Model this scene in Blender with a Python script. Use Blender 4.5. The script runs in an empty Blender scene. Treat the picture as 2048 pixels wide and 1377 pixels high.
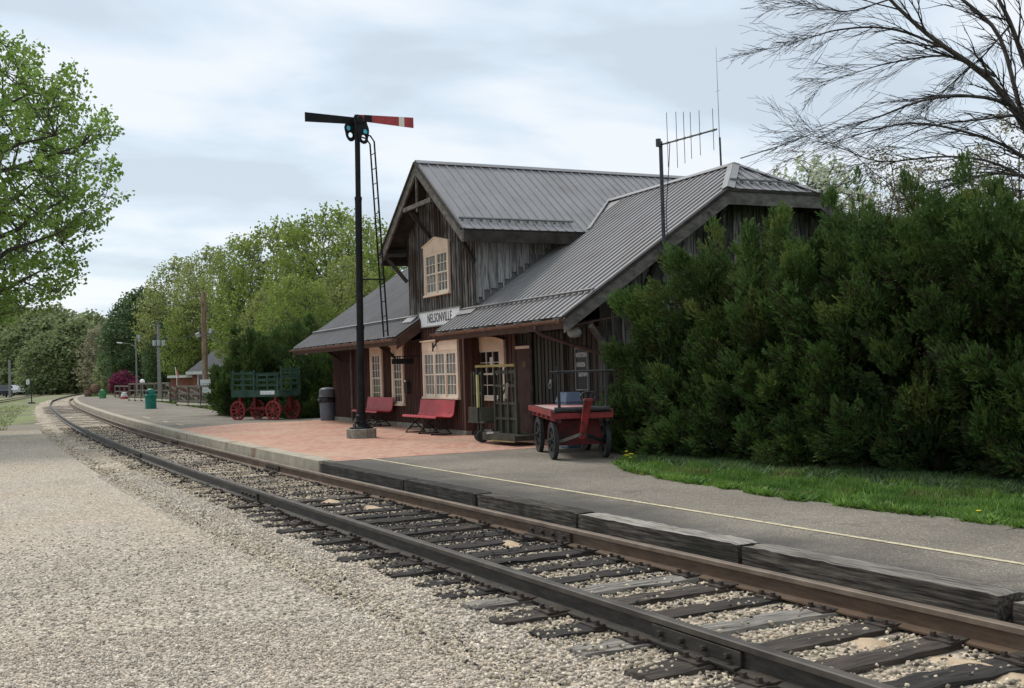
import bpy, math, random
import numpy as np
from mathutils import Vector, Matrix
R = math.radians
rnd = random.Random(7)
rng = np.random.default_rng(11)
scene = bpy.context.scene
COL = scene.collection

# ------------------------------------------------------------------ camera
H = 1.75
CAMM = [(0.43512974, 0.89986856, -0.02997796), (-0.03455683, -0.01657934, -0.99926521), (-0.89970436, 0.43584596, 0.02388244)]
cd = bpy.data.cameras.new('camera'); cam = bpy.data.objects.new('camera', cd); COL.objects.link(cam)
r_, d_, f_ = [Vector(v) for v in CAMM]
cam.matrix_world = Matrix(((r_.x, -d_.x, -f_.x, 0), (r_.y, -d_.y, -f_.y, 0), (r_.z, -d_.z, -f_.z, H), (0, 0, 0, 1)))
cd.sensor_width = 36; cd.lens = 2200 / 2048 * 36; cd.clip_start = 0.05; cd.clip_end = 3000
scene.camera = cam
scene.render.resolution_x = 1024; scene.render.resolution_y = 688

# ------------------------------------------------------------------ world, sun, exposure
SUN_EL, SUN_AZ = R(52), R(200)      # azimuth measured from +X towards +Y, where the sun stands
w = bpy.data.worlds.new('World'); scene.world = w; w.use_nodes = True
nt = w.node_tree; nt.nodes.clear()
def N(t, nt_=None, **k):
    n = (nt_ or nt).nodes.new(t)
    for a, b in k.items(): setattr(n, a, b)
    return n
def L(a, b, nt_=None): (nt_ or nt).links.new(a, b)
sky = N('ShaderNodeTexSky', sky_type='NISHITA', sun_disc=False, sun_elevation=SUN_EL, sun_rotation=R(90) - SUN_AZ)
tc = N('ShaderNodeTexCoord'); sep = N('ShaderNodeSeparateXYZ'); L(tc.outputs['Generated'], sep.inputs[0])
mz = N('ShaderNodeMath', operation='MAXIMUM'); L(sep.outputs[2], mz.inputs[0]); mz.inputs[1].default_value = 0.0
az = N('ShaderNodeMath', operation='ADD'); L(mz.outputs[0], az.inputs[0]); az.inputs[1].default_value = 0.22
dx = N('ShaderNodeMath', operation='DIVIDE'); L(sep.outputs[0], dx.inputs[0]); L(az.outputs[0], dx.inputs[1])
dy = N('ShaderNodeMath', operation='DIVIDE'); L(sep.outputs[1], dy.inputs[0]); L(az.outputs[0], dy.inputs[1])
cb = N('ShaderNodeCombineXYZ'); L(dx.outputs[0], cb.inputs[0]); L(dy.outputs[0], cb.inputs[1])
mp = N('ShaderNodeMapping'); mp.inputs['Rotation'].default_value = (0, 0, R(26)); mp.inputs['Location'].default_value = (3.3, 1.7, 0); mp.inputs['Scale'].default_value = (1.2, .72, 1)
L(cb.outputs[0], mp.inputs[0])
no = N('ShaderNodeTexNoise'); L(mp.outputs[0], no.inputs['Vector']); no.inputs['Scale'].default_value = 2.1; no.inputs['Detail'].default_value = 9; no.inputs['Roughness'].default_value = .5; no.inputs['Distortion'].default_value = .25
cr = N('ShaderNodeValToRGB'); L(no.outputs[0], cr.inputs[0])
e = cr.color_ramp.elements; e[0].position = .39; e[0].color = (4.1, 4.65, 5.2, 1); e[1].position = .59; e[1].color = (5.85, 6.15, 6.45, 1)
m_ = cr.color_ramp.elements.new(.48); m_.color = (4.7, 5.35, 5.95, 1)
mx = N('ShaderNodeMixRGB'); mx.inputs[0].default_value = .9; L(sky.outputs[0], mx.inputs[1]); L(cr.outputs[0], mx.inputs[2])
bg = N('ShaderNodeBackground'); bg.inputs[1].default_value = .1; L(mx.outputs[0], bg.inputs[0])
wo = N('ShaderNodeOutputWorld'); L(bg.outputs[0], wo.inputs[0])
sl = bpy.data.lights.new('sun', 'SUN'); sl.energy = 1.5; sl.angle = R(14); sl.color = (1, .95, .87)
so = bpy.data.objects.new('sun', sl); COL.objects.link(so)
sd = Vector((math.cos(SUN_AZ) * math.cos(SUN_EL), math.sin(SUN_AZ) * math.cos(SUN_EL), math.sin(SUN_EL)))
so.rotation_euler = sd.to_track_quat('Z', 'Y').to_euler(); so.location = (0, -10, 30)
vs = scene.view_settings; vs.view_transform = 'Standard'; vs.look = 'None'; vs.exposure = 0.65; vs.gamma = 1; vs.use_curve_mapping = False

# ------------------------------------------------------------------ placing helpers
def bear(px, dist, z=0.0):          # a bearing from the camera (photo column at the horizon) and a distance
    u = (px - 1024) / 2200
    v = Vector((r_.x, r_.y)) * u + Vector((f_.x, f_.y)); v.normalize()
    return Vector((v.x * dist, v.y * dist, z))
def ray3(px, py, dist):
    v = r_ * ((px - 1024) / 2200) + d_ * ((py - 688.5) / 2200) + f_
    v *= dist / math.hypot(v.x, v.y)
    return Vector((v.x, v.y, v.z + H))

# ------------------------------------------------------------------ materials
MATS = {}
def mat(name, c1, c2=None, rough=.75, scale=6., bump=0., bscale=60., stretch=(1, 1, 1), metal=0., varc=None, varamt=0., detail=5., lo=.35, hi=.65,
        trans=0., spec=.4, c3=None, s3=1., lo3=.5, hi3=.62, coat=0., voro=False, bstretch=None):
    m = bpy.data.materials.new(name); m.use_nodes = True; t = m.node_tree; t.nodes.clear()
    out = N('ShaderNodeOutputMaterial', t); p = N('ShaderNodeBsdfPrincipled', t)
    p.inputs['Roughness'].default_value = rough; p.inputs['Metallic'].default_value = metal; p.inputs['Specular IOR Level'].default_value = spec
    p.inputs['Coat Weight'].default_value = coat
    tc = N('ShaderNodeTexCoord', t); oi = N('ShaderNodeObjectInfo', t)
    mul = N('ShaderNodeVectorMath', t, operation='MULTIPLY_ADD'); L(oi.outputs['Random'], mul.inputs[0], t); mul.inputs[1].default_value = (37, 53, 71); L(tc.outputs['Object'], mul.inputs[2], t)
    mp = N('ShaderNodeMapping', t); mp.inputs['Scale'].default_value = stretch; L(mul.outputs[0], mp.inputs[0], t)
    no = N('ShaderNodeTexNoise', t); no.inputs['Scale'].default_value = scale; no.inputs['Detail'].default_value = detail; no.inputs['Roughness'].default_value = .6; L(mp.outputs[0], no.inputs['Vector'], t)
    cr = N('ShaderNodeValToRGB', t); e = cr.color_ramp.elements
    e[0].position = lo; e[1].position = hi; e[0].color = (*c1, 1); e[1].color = (*(c2 or c1), 1); L(no.outputs[0], cr.inputs[0], t)
    col = cr.outputs[0]
    if voro:
        v = N('ShaderNodeTexVoronoi', t); v.inputs['Scale'].default_value = voro; L(mul.outputs[0], v.inputs['Vector'], t)
        sp = N('ShaderNodeSeparateColor', t); L(v.outputs['Color'], sp.inputs[0], t)
        mr = N('ShaderNodeMapRange', t); L(sp.outputs[0], mr.inputs[0], t); mr.inputs[3].default_value = .45; mr.inputs[4].default_value = 1.45
        mm = N('ShaderNodeVectorMath', t, operation='SCALE'); L(col, mm.inputs[0], t); L(mr.outputs[0], mm.inputs['Scale'], t); col = mm.outputs[0]
    if c3:
        n3 = N('ShaderNodeTexNoise', t); n3.inputs['Scale'].default_value = s3; n3.inputs['Detail'].default_value = 6; L(mul.outputs[0], n3.inputs['Vector'], t)
        r3 = N('ShaderNodeValToRGB', t); r3.color_ramp.elements[0].position = lo3; r3.color_ramp.elements[1].position = hi3; L(n3.outputs[0], r3.inputs[0], t)
        x3 = N('ShaderNodeMixRGB', t); L(r3.outputs[0], x3.inputs[0], t); L(col, x3.inputs[1], t); x3.inputs[2].default_value = (*c3, 1); col = x3.outputs[0]
    if varc or varamt:
        at = N('ShaderNodeAttribute', t, attribute_name='var')
        if varc:
            xv = N('ShaderNodeMixRGB', t); L(at.outputs['Fac'], xv.inputs[0], t); L(col, xv.inputs[1], t); xv.inputs[2].default_value = (*varc, 1); col = xv.outputs[0]
        if varamt:
            mr = N('ShaderNodeMapRange', t); L(at.outputs['Fac'], mr.inputs[0], t); mr.inputs[3].default_value = 1 - varamt; mr.inputs[4].default_value = 1 + varamt
            mm = N('ShaderNodeVectorMath', t, operation='SCALE'); L(col, mm.inputs[0], t); L(mr.outputs[0], mm.inputs['Scale'], t); col = mm.outputs[0]
    L(col, p.inputs['Base Color'], t)
    if bump:
        bm_ = N('ShaderNodeMapping', t); bm_.inputs['Scale'].default_value = bstretch or stretch; L(mul.outputs[0], bm_.inputs[0], t)
        nb = N('ShaderNodeTexNoise', t); nb.inputs['Scale'].default_value = bscale; nb.inputs['Detail'].default_value = 4; L(bm_.outputs[0], nb.inputs['Vector'], t)
        b = N('ShaderNodeBump', t); b.inputs['Strength'].default_value = min(1, bump); b.inputs['Distance'].default_value = .01 * max(1, bump)
        if voro: L(v.outputs['Distance'], b.inputs['Height'], t); b.invert = True; b.inputs['Distance'].default_value = .02
        else: L(nb.outputs[0], b.inputs['Height'], t)
        L(b.outputs[0], p.inputs['Normal'], t)
    if trans:
        tr = N('ShaderNodeBsdfTranslucent', t); L(col, tr.inputs[0], t)
        ms = N('ShaderNodeMixShader', t); ms.inputs[0].default_value = trans; L(p.outputs[0], ms.inputs[1], t); L(tr.outputs[0], ms.inputs[2], t); L(ms.outputs[0], out.inputs[0], t)
    else: L(p.outputs[0], out.inputs[0], t)
    MATS[name] = m
    return m
vs_ = (14, 14, .9)
mat('grey_boards', (.030, .027, .025), (.235, .22, .203), .9, 2.6, .6, 3, stretch=vs_, varamt=.65, lo=.40, hi=.66, c3=(.05, .035, .026), s3=.9)
mat('pale_boards', (.05, .048, .046), (.36, .36, .355), .9, 2.2, .6, 3, stretch=vs_, varamt=.3, lo=.3, hi=.62, c3=(.05, .045, .04), s3=1.4, lo3=.55, hi3=.7)
mat('brown_boards', (.046, .023, .018), (.105, .048, .036), .8, 2., .5, 3, stretch=vs_, varamt=.35, lo=.3, hi=.7)
mat('dark_boards', (.030, .025, .021), (.068, .057, .048), .9, 2., .5, 3, stretch=vs_, varamt=.4)
mat('door_boards', (.05, .044, .036), (.085, .075, .062), .85, 2., .5, 3, stretch=vs_, varamt=.25)
mat('rake_wood', (.075, .068, .060), (.165, .152, .135), .9, 2.2, .3, 12, stretch=(2, 2, 4), c3=(.035, .03, .026), s3=3.2, lo3=.6, hi3=.72)
mat('dark_wood', (.018, .015, .013), (.05, .042, .036), .9, 5, .4, 20)
mat('brown_trim', (.045, .022, .016), (.085, .045, .032), .8, 4, .3, 30)
mat('cream_paint', (.66, .50, .37), (.74, .59, .45), .6, 3, .15, 60, c3=(.5, .37, .27), s3=5, lo3=.62, hi3=.8)
mat('roof_metal', (.215, .209, .209), (.275, .268, .27), .42, 1.6, .05, 8, stretch=(7, .5, .5), spec=.5, c3=(.215, .20, .192), s3=1.1, lo3=.5, hi3=.72)
mat('roof_metal_cross', (.235, .228, .228), (.29, .283, .285), .42, 1.6, .05, 8, stretch=(.5, 7, .5), spec=.5, c3=(.22, .205, .198), s3=1.1, lo3=.5, hi3=.72)
mat('guard_shade_flashing', (.13, .128, .128), (.17, .168, .168), .5, 3)  # snow guards' shading put into the colour; the flashing itself is dark grey
mat('gutter_copper', (.12, .062, .044), (.22, .13, .095), .5, 6, .1, 40, metal=.3)
mat('glass', (.012, .013, .014), (.02, .02, .022), .06, 2, 0, spec=.8)
mat('sash_white', (.62, .55, .45), (.7, .64, .54), .55, 5)
mat('concrete', (.32, .285, .215), (.46, .41, .32), .9, 3, .4, 90, c3=(.24, .13, .08), s3=1.1, lo3=.62, hi3=.72)
mat('stone_base', (.16, .15, .12), (.30, .28, .23), .95, 9, .7, 60)
mat('mast_iron', (.006, .006, .007), (.014, .014, .016), .6, 7, .2, 60, spec=.2)
mat('signal_red', (.30, .025, .03), (.38, .05, .05), .5, 4, .1, 40)
mat('signal_white', (.72, .68, .58), None, .5)
mat('lens_blue', (.0, .42, .55), (.0, .52, .66), .15, 3, spec=.8)
mat('lens_red', (.10, .012, .012), (.14, .02, .02), .2, 3, spec=.8)
mat('bench_red', (.36, .022, .032), (.45, .045, .055), .45, 3, .2, 30, c3=(.24, .04, .04), s3=9, lo3=.56, hi3=.72, spec=.4)
mat('cart_red', (.17, .014, .016), (.27, .028, .028), .65, 5, .3, 40, c3=(.07, .025, .02), s3=7, lo3=.52, hi3=.66)
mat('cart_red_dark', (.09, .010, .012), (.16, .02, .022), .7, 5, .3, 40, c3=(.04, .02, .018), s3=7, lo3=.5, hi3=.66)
mat('cart_deck', (.38, .035, .04), (.50, .44, .42), .7, 1.6, .3, 40, stretch=(1.2, 5, 5), lo=.44, hi=.5)
mat('black_iron', (.010, .011, .012), (.028, .029, .03), .55, 8, .2, 50)
mat('rubber', (.018, .018, .019), (.035, .035, .036), .8, 10, .2, 60)
mat('green_paint', (.022, .058, .040), (.042, .092, .066), .7, 4, .2, 30, c3=(.02, .045, .03), s3=2)
mat('wheel_red', (.16, .012, .014), (.25, .03, .03), .6, 5)
mat('olive_paint', (.030, .030, .020), (.060, .060, .040), .7, 4, .2, 40)
mat('yellow_paint', (.40, .36, .13), (.52, .48, .22), .5, 5)
mat('dull_yellow', (.20, .145, .045), (.32, .24, .09), .6, 9)
mat('bin_grey', (.085, .10, .125), (.12, .135, .16), .5, 3)
mat('bin_lid', (.09, .10, .115), (.12, .13, .145), .5, 3)
mat('bin_blue', (.10, .14, .20), (.13, .17, .23), .5, 3)
mat('bag_black', (.01, .01, .011), None, .35, 12, .8, 25)
mat('bin_green', (.0, .12, .085), (.01, .17, .12), .45, 3)
mat('bin_green_light', (.03, .19, .07), (.05, .25, .1), .5, 3)
mat('sign_white', (.68, .70, .72), (.76, .78, .8), .5, 3)
mat('sign_black', (.02, .02, .022), None, .5)
mat('letter_black', (.015, .015, .018), None, .6)
mat('letter_grey', (.40, .40, .40), (.55, .55, .55), .7, 20)
mat('paper', (.6, .6, .58), None, .8)
mat('steel_dark', (.03, .035, .04), (.06, .065, .07), .45, 8, metal=.4)
mat('steel_light', (.35, .37, .38), (.45, .47, .48), .4, 8, metal=.5)
mat('rail_dark', (.022, .020, .018), (.06, .052, .042), .55, 5, .3, 60, stretch=(1, 6, 6), metal=.2, c3=(.12, .10, .075), s3=1.6, lo3=.6, hi3=.78)
mat('rail_rust', (.075, .045, .028), (.135, .085, .052), .65, 5, .3, 60, stretch=(1, 6, 6), c3=(.17, .13, .09), s3=1.2, lo3=.55, hi3=.75)
mat('rail_head', (.12, .085, .06), (.20, .15, .11), .6, 4, .1, 60)
mat('rail_head_dark', (.045, .038, .032), (.095, .08, .065), .6, 4, .1, 60)
mat('timber_top', (.045, .038, .032), (.36, .33, .29), .95, 2.4, 1, 3.5, stretch=(1, 16, 16), lo=.34, hi=.56)
mat('plate_iron', (.025, .020, .017), (.075, .055, .042), .8, 12, .5, 80)
tie_s = (1.0, 16, 16)
mat('tie_dark', (.012, .011, .010), (.055, .048, .042), .95, 2.5, 1, 3.5, stretch=tie_s, c3=(.085, .06, .045), s3=1.2, lo3=.55, hi3=.8)
mat('tie_brown', (.022, .017, .014), (.11, .088, .072), .95, 2.5, 1, 3.5, stretch=tie_s, c3=(.03, .025, .02), s3=2, lo3=.5, hi3=.7)
mat('tie_grey', (.04, .035, .030), (.29, .265, .23), .95, 2.3, 1, 3.5, stretch=tie_s, lo=.32, hi=.6)
mat('timber_side', (.026, .021, .017), (.15, .128, .105), .95, 2.2, 1, 3, stretch=tie_s, lo=.40, hi=.68, c3=(.03, .027, .02), s3=1.2, lo3=.5, hi3=.62)
mat('timber_mid', (.038, .033, .028), (.25, .225, .195), .95, 2.4, 1, 3.5, stretch=tie_s, lo=.34, hi=.6)
mat('timber_black', (.016, .014, .012), (.085, .074, .062), .95, 2.2, 1, 3, stretch=tie_s, lo=.38, hi=.75, c3=(.02, .018, .016), s3=1.4)
mat('bark', (.04, .033, .027), (.11, .095, .08), .95, 8, .6, 30, stretch=(3, 3, .8))
mat('bark_grey', (.055, .05, .046), (.14, .125, .115), .95, 8, .4, 30)
mat('twig_dark', (.018, .015, .014), (.050, .042, .037), .9, 8)
mat('leaf_maple', (.17, .28, .055), (.27, .40, .09), .6, 1.2, varamt=.45, trans=.5)
mat('leaf_spring', (.19, .26, .05), (.29, .37, .085), .65, .5, varamt=.35, trans=.4)
mat('leaf_yellow', (.24, .28, .075), (.35, .39, .13), .65, .5, varamt=.35, trans=.4)
mat('leaf_dark', (.065, .12, .045), (.12, .19, .07), .65, .6, varamt=.4, trans=.25)
mat('leaf_far', (.21, .26, .11), (.29, .33, .155), .7, .3, varamt=.3, trans=.3)
mat('leaf_brown', (.26, .25, .15), (.33, .31, .20), .7, .3, varamt=.3, trans=.3)
mat('blossom', (.42, .47, .30), (.56, .60, .44), .7, .5, varamt=.2, trans=.4)
mat('bud_olive', (.20, .19, .10), (.30, .28, .16), .7, .5, varamt=.3, trans=.3)
mat('leaf_purple', (.16, .02, .06), (.30, .05, .13), .7, 1, varamt=.4, trans=.3)
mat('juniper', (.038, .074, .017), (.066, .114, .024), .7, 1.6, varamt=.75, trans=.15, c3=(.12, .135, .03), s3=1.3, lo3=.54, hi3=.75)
mat('juniper_brown', (.04, .028, .018), (.06, .045, .028), .8, 1, varamt=.3)
mat('grass', (.08, .17, .025), (.18, .31, .055), .6, 1.6, varamt=.5, trans=.3, c3=(.20, .19, .07), s3=1.8, lo3=.55, hi3=.72)
mat('lawn_soil', (.03, .07, .016), (.05, .11, .025), .9, 3, .6, 60)
mat('meadow', (.13, .16, .055), (.21, .245, .085), .9, .5, .6, 30, c3=(.14, .12, .08), s3=.35, lo3=.5, hi3=.62)
mat('earth', (.15, .16, .08), (.22, .21, .12), .95, .08, .5, 20)
mat('dandelion', (.75, .6, .02), None, .7)
mat('line_paint', (.66, .58, .38), (.55, .48, .32), .8, 12, .2, 80, c3=(.26, .235, .18), s3=14, lo3=.54, hi3=.66)
mat('stone', (.34, .28, .20), (.58, .50, .38), .9, 12, .3, 60, varamt=.6)
mat('gravel_stone', (.40, .345, .28), (.68, .60, .50), .9, 12, .3, 60, varamt=.5, c3=(.50, .42, .335), s3=.4, lo3=.46, hi3=.75)
mat('stone_dark', (.022, .019, .018), (.07, .06, .052), .9, 12, .3, 60, varamt=.5)
mat('sand', (.42, .31, .20), (.55, .43, .29), .95, 9, .4, 120)
mat('red_brick', (.17, .055, .035), (.24, .08, .05), .9, 4, .2, 30)
mat('barn_red', (.14, .025, .022), (.19, .04, .035), .85, 3)
mat('shingle', (.06, .06, .068), (.10, .10, .11), .9, 5)
mat('tin_roof', (.28, .27, .27), (.36, .35, .35), .5, 2)
mat('white_paint', (.60, .60, .57), (.70, .70, .67), .6, 5)
mat('fence_wood', (.08, .065, .05), (.16, .135, .11), .9, 5, .3, 30)
mat('fence_cream', (.50, .48, .36), (.6, .57, .45), .8, 4)
mat('pole_grey', (.17, .17, .16), (.27, .27, .25), .9, 5)
mat('pole_rust', (.14, .085, .055), (.34, .25, .18), .9, 7, stretch=(1, 1, .25))
mat('fence_steel', (.11, .12, .13), (.15, .16, .17), .7, 4)
mat('car_white', (.7, .72, .74), None, .3, coat=.5)
mat('car_dark', (.03, .035, .045), None, .3, coat=.5)
mat('terracotta', (.16, .09, .06), (.22, .13, .09), .9, 6)
mat('globe', (.85, .85, .85), None, .3)
mat('dark_blue', (.01, .015, .12), (.015, .02, .16), .6)

def special(name, fn):
    m = bpy.data.materials.new(name); m.use_nodes = True; t = m.node_tree; t.nodes.clear()
    out = N('ShaderNodeOutputMaterial', t); p = N('ShaderNodeBsdfPrincipled', t); L(p.outputs[0], out.inputs[0], t); p.inputs['Roughness'].default_value = .92; p.inputs['Specular IOR Level'].default_value = .25
    tc = N('ShaderNodeTexCoord', t); fn(t, p, tc.outputs['Object']); MATS[name] = m; return m
def nz(t, v, sc, det=5, ro=.6):
    n = N('ShaderNodeTexNoise', t); n.inputs['Scale'].default_value = sc; n.inputs['Detail'].default_value = det; n.inputs['Roughness'].default_value = ro; L(v, n.inputs['Vector'], t); return n.outputs[0]
def ramp(t, f, stops):
    c = N('ShaderNodeValToRGB', t); e = c.color_ramp.elements
    e[0].position, e[0].color = stops[0][0], (*stops[0][1], 1); e[1].position, e[1].color = stops[-1][0], (*stops[-1][1], 1)
    for s in stops[1:-1]:
        k = e.new(s[0]); k.color = (*s[1], 1)
    L(f, c.inputs[0], t); return c.outputs[0]
def mixc(t, f, a, b, mode='MIX'):
    x = N('ShaderNodeMixRGB', t, blend_type=mode)
    for i, v in ((0, f), (1, a), (2, b)):
        if isinstance(v, (int, float)): x.inputs[i].default_value = v
        elif isinstance(v, tuple): x.inputs[i].default_value = (*v, 1)
        else: L(v, x.inputs[i], t)
    return x.outputs[0]
def bumpn(t, p, h, st, di):
    b = N('ShaderNodeBump', t); b.inputs['Strength'].default_value = st; b.inputs['Distance'].default_value = di; L(h, b.inputs['Height'], t); L(b.outputs[0], p.inputs['Normal'], t)
def gravel_fn(t, p, v):
    vo = N('ShaderNodeTexVoronoi', t); vo.inputs['Scale'].default_value = 46; L(v, vo.inputs['Vector'], t)
    v2 = N('ShaderNodeTexVoronoi', t); v2.inputs['Scale'].default_value = 17; L(v, v2.inputs['Vector'], t)
    base = ramp(t, nz(t, v, .22, 4), [(.3, (.54, .465, .375)), (.45, (.58, .495, .40)), (.55, (.57, .505, .42)), (.7, (.48, .425, .345))])
    s = N('ShaderNodeSeparateColor', t); L(vo.outputs['Color'], s.inputs[0], t)
    g = ramp(t, s.outputs[0], [(0, (.50, .50, .50)), (.25, (.78, .77, .75)), (.8, (1.05, 1.04, 1.02)), (1, (1.5, 1.48, 1.45))])
    c = mixc(t, 1., base, g, 'MULTIPLY')
    s2 = N('ShaderNodeSeparateColor', t); L(v2.outputs['Color'], s2.inputs[0], t)
    c = mixc(t, 1., c, ramp(t, s2.outputs[1], [(0, (.75, .75, .75)), (.15, (.95, .95, .95)), (1, (1.08, 1.08, 1.08))]), 'MULTIPLY')
    c = mixc(t, 1., c, ramp(t, vo.outputs['Distance'], [(0, (1.1, 1.1, 1.1)), (.5, (.95, .95, .95)), (.8, (.5, .48, .45))]), 'MULTIPLY')
    c = mixc(t, ramp(t, nz(t, v, .9, 6), [(.56, (0, 0, 0)), (.72, (.4, .4, .4))]), c, (.30, .23, .17))
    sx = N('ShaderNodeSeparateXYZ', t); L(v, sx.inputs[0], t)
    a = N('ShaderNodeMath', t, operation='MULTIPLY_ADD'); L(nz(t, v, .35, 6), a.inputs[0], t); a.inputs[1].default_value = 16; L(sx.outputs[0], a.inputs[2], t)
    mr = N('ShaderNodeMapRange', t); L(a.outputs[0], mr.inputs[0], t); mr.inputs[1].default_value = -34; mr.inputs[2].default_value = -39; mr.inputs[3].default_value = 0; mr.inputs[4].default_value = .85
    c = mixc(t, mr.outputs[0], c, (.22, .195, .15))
    L(c, p.inputs['Base Color'], t)
    inv = N('ShaderNodeMath', t, operation='MULTIPLY'); L(vo.outputs['Distance'], inv.inputs[0], t); inv.inputs[1].default_value = -1
    bumpn(t, p, inv.outputs[0], .8, .012)
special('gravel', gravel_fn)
def asphalt_fn(t, p, v):
    vo = N('ShaderNodeTexVoronoi', t); vo.inputs['Scale'].default_value = 95; L(v, vo.inputs['Vector'], t)
    s = N('ShaderNodeSeparateColor', t); L(vo.outputs['Color'], s.inputs[0], t)
    base = ramp(t, nz(t, v, .55, 6), [(.3, (.17, .15, .122)), (.5, (.23, .203, .166)), (.7, (.28, .25, .205))])
    c = mixc(t, 1., base, ramp(t, s.outputs[0], [(0, (.6, .6, .6)), (.6, (1, 1, 1)), (.88, (1.15, 1.15, 1.15)), (1, (1.9, 1.85, 1.75))]), 'MULTIPLY')
    # dark worn tar towards the timbers (its own patch, wavering)
    sx = N('ShaderNodeSeparateXYZ', t); L(v, sx.inputs[0], t)
    a = N('ShaderNodeMath', t, operation='MULTIPLY_ADD'); L(nz(t, v, 1.1, 5), a.inputs[0], t); a.inputs[1].default_value = 1.1; L(sx.outputs[1], a.inputs[2], t)
    near = ramp(t, a.outputs[0], [(0, (0, 0, 0)), (1, (1, 1, 1))])
    mr = N('ShaderNodeMapRange', t); L(a.outputs[0], mr.inputs[0], t); mr.inputs[1].default_value = 6.2; mr.inputs[2].default_value = 7.0; mr.inputs[3].default_value = .75; mr.inputs[4].default_value = 0
    gx = N('ShaderNodeMapRange', t); L(sx.outputs[0], gx.inputs[0], t); gx.inputs[1].default_value = -19; gx.inputs[2].default_value = -18; 
    mm = N('ShaderNodeMath', t, operation='MULTIPLY'); L(mr.outputs[0], mm.inputs[0], t); L(gx.outputs[0], mm.inputs[1], t)
    c = mixc(t, mm.outputs[0], c, (.06, .058, .056))
    c = mixc(t, ramp(t, nz(t, v, 2.3, 7), [(.6, (0, 0, 0)), (.7, (.5, .5, .5))]), c, (.09, .08, .07))
    ad = N('ShaderNodeVectorMath', t, operation='ADD'); L(v, ad.inputs[0], t)
    nn = N('ShaderNodeTexNoise', t); nn.inputs['Scale'].default_value = 2.2; L(v, nn.inputs['Vector'], t); sc_ = N('ShaderNodeVectorMath', t, operation='SCALE'); L(nn.outputs['Color'], sc_.inputs[0], t); sc_.inputs['Scale'].default_value = .7; L(sc_.outputs[0], ad.inputs[1], t)
    ve = N('ShaderNodeTexVoronoi', t, feature='DISTANCE_TO_EDGE'); ve.inputs['Scale'].default_value = .42; L(ad.outputs[0], ve.inputs['Vector'], t)
    ck = ramp(t, ve.outputs['Distance'], [(0, (.75, .75, .75)), (.006, (0, 0, 0)), (.01, (0, 0, 0))]); gate = ramp(t, nz(t, v, .8, 3), [(.48, (0, 0, 0)), (.56, (1, 1, 1))])
    c = mixc(t, mixc(t, 1., ck, gate, 'MULTIPLY'), c, (.05, .045, .04))
    L(c, p.inputs['Base Color'], t); bumpn(t, p, vo.outputs['Distance'], .6, .005)
special('asphalt', asphalt_fn)
def brick_fn(t, p, v):
    mpn = N('ShaderNodeMapping', t); mpn.inputs['Rotation'].default_value = (0, 0, R(45)); L(v, mpn.inputs[0], t)
    b = N('ShaderNodeTexBrick', t); L(mpn.outputs[0], b.inputs['Vector'], t)
    b.inputs['Scale'].default_value = 1; b.inputs['Brick Width'].default_value = .2; b.inputs['Row Height'].default_value = .1; b.inputs['Mortar Size'].default_value = .006
    b.inputs['Color1'].default_value = (.44, .215, .155, 1); b.inputs['Color2'].default_value = (.60, .35, .26, 1); b.inputs['Mortar'].default_value = (.30, .19, .14, 1)
    c = mixc(t, ramp(t, nz(t, v, .8, 5), [(.42, (0, 0, 0)), (.66, (.6, .6, .6))]), b.outputs[0], (.52, .37, .27))
    c = mixc(t, ramp(t, nz(t, v, 3.5, 6), [(.6, (0, 0, 0)), (.75, (.6, .6, .6))]), c, (.32, .14, .10))
    L(c, p.inputs['Base Color'], t); bumpn(t, p, b.outputs['Fac'], .4, -.004)
special('brick_paving', brick_fn)
def wall_brick_fn(t, p, v):
    b = N('ShaderNodeTexBrick', t); mpn = N('ShaderNodeMapping', t); mpn.inputs['Rotation'].default_value = (R(90), 0, 0); L(v, mpn.inputs[0], t); L(mpn.outputs[0], b.inputs['Vector'], t)
    b.inputs['Scale'].default_value = 1; b.inputs['Brick Width'].default_value = .3; b.inputs['Row Height'].default_value = .1; b.inputs['Mortar Size'].default_value = .012
    b.inputs['Color1'].default_value = (.22, .07, .045, 1); b.inputs['Color2'].default_value = (.28, .10, .065, 1); b.inputs['Mortar'].default_value = (.2, .13, .1, 1)
    L(b.outputs[0], p.inputs['Base Color'], t)
special('house_brick', wall_brick_fn)
def ballast_fn(t, p, v):
    vo = N('ShaderNodeTexVoronoi', t); vo.inputs['Scale'].default_value = 24; L(v, vo.inputs['Vector'], t)
    s = N('ShaderNodeSeparateColor', t); L(vo.outputs['Color'], s.inputs[0], t)
    c = mixc(t, 1., ramp(t, nz(t, v, .6, 5), [(.36, (.33, .275, .21)), (.6, (.53, .455, .36))]), ramp(t, s.outputs[0], [(0, (.45, .45, .45)), (.5, (.9, .9, .9)), (1, (1.5, 1.45, 1.4))]), 'MULTIPLY')
    L(c, p.inputs['Base Color'], t)
    inv = N('ShaderNodeMath', t, operation='MULTIPLY'); L(vo.outputs['Distance'], inv.inputs[0], t); inv.inputs[1].default_value = -1
    bumpn(t, p, inv.outputs[0], 1., .03)
special('ballast_bed', ballast_fn)

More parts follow.
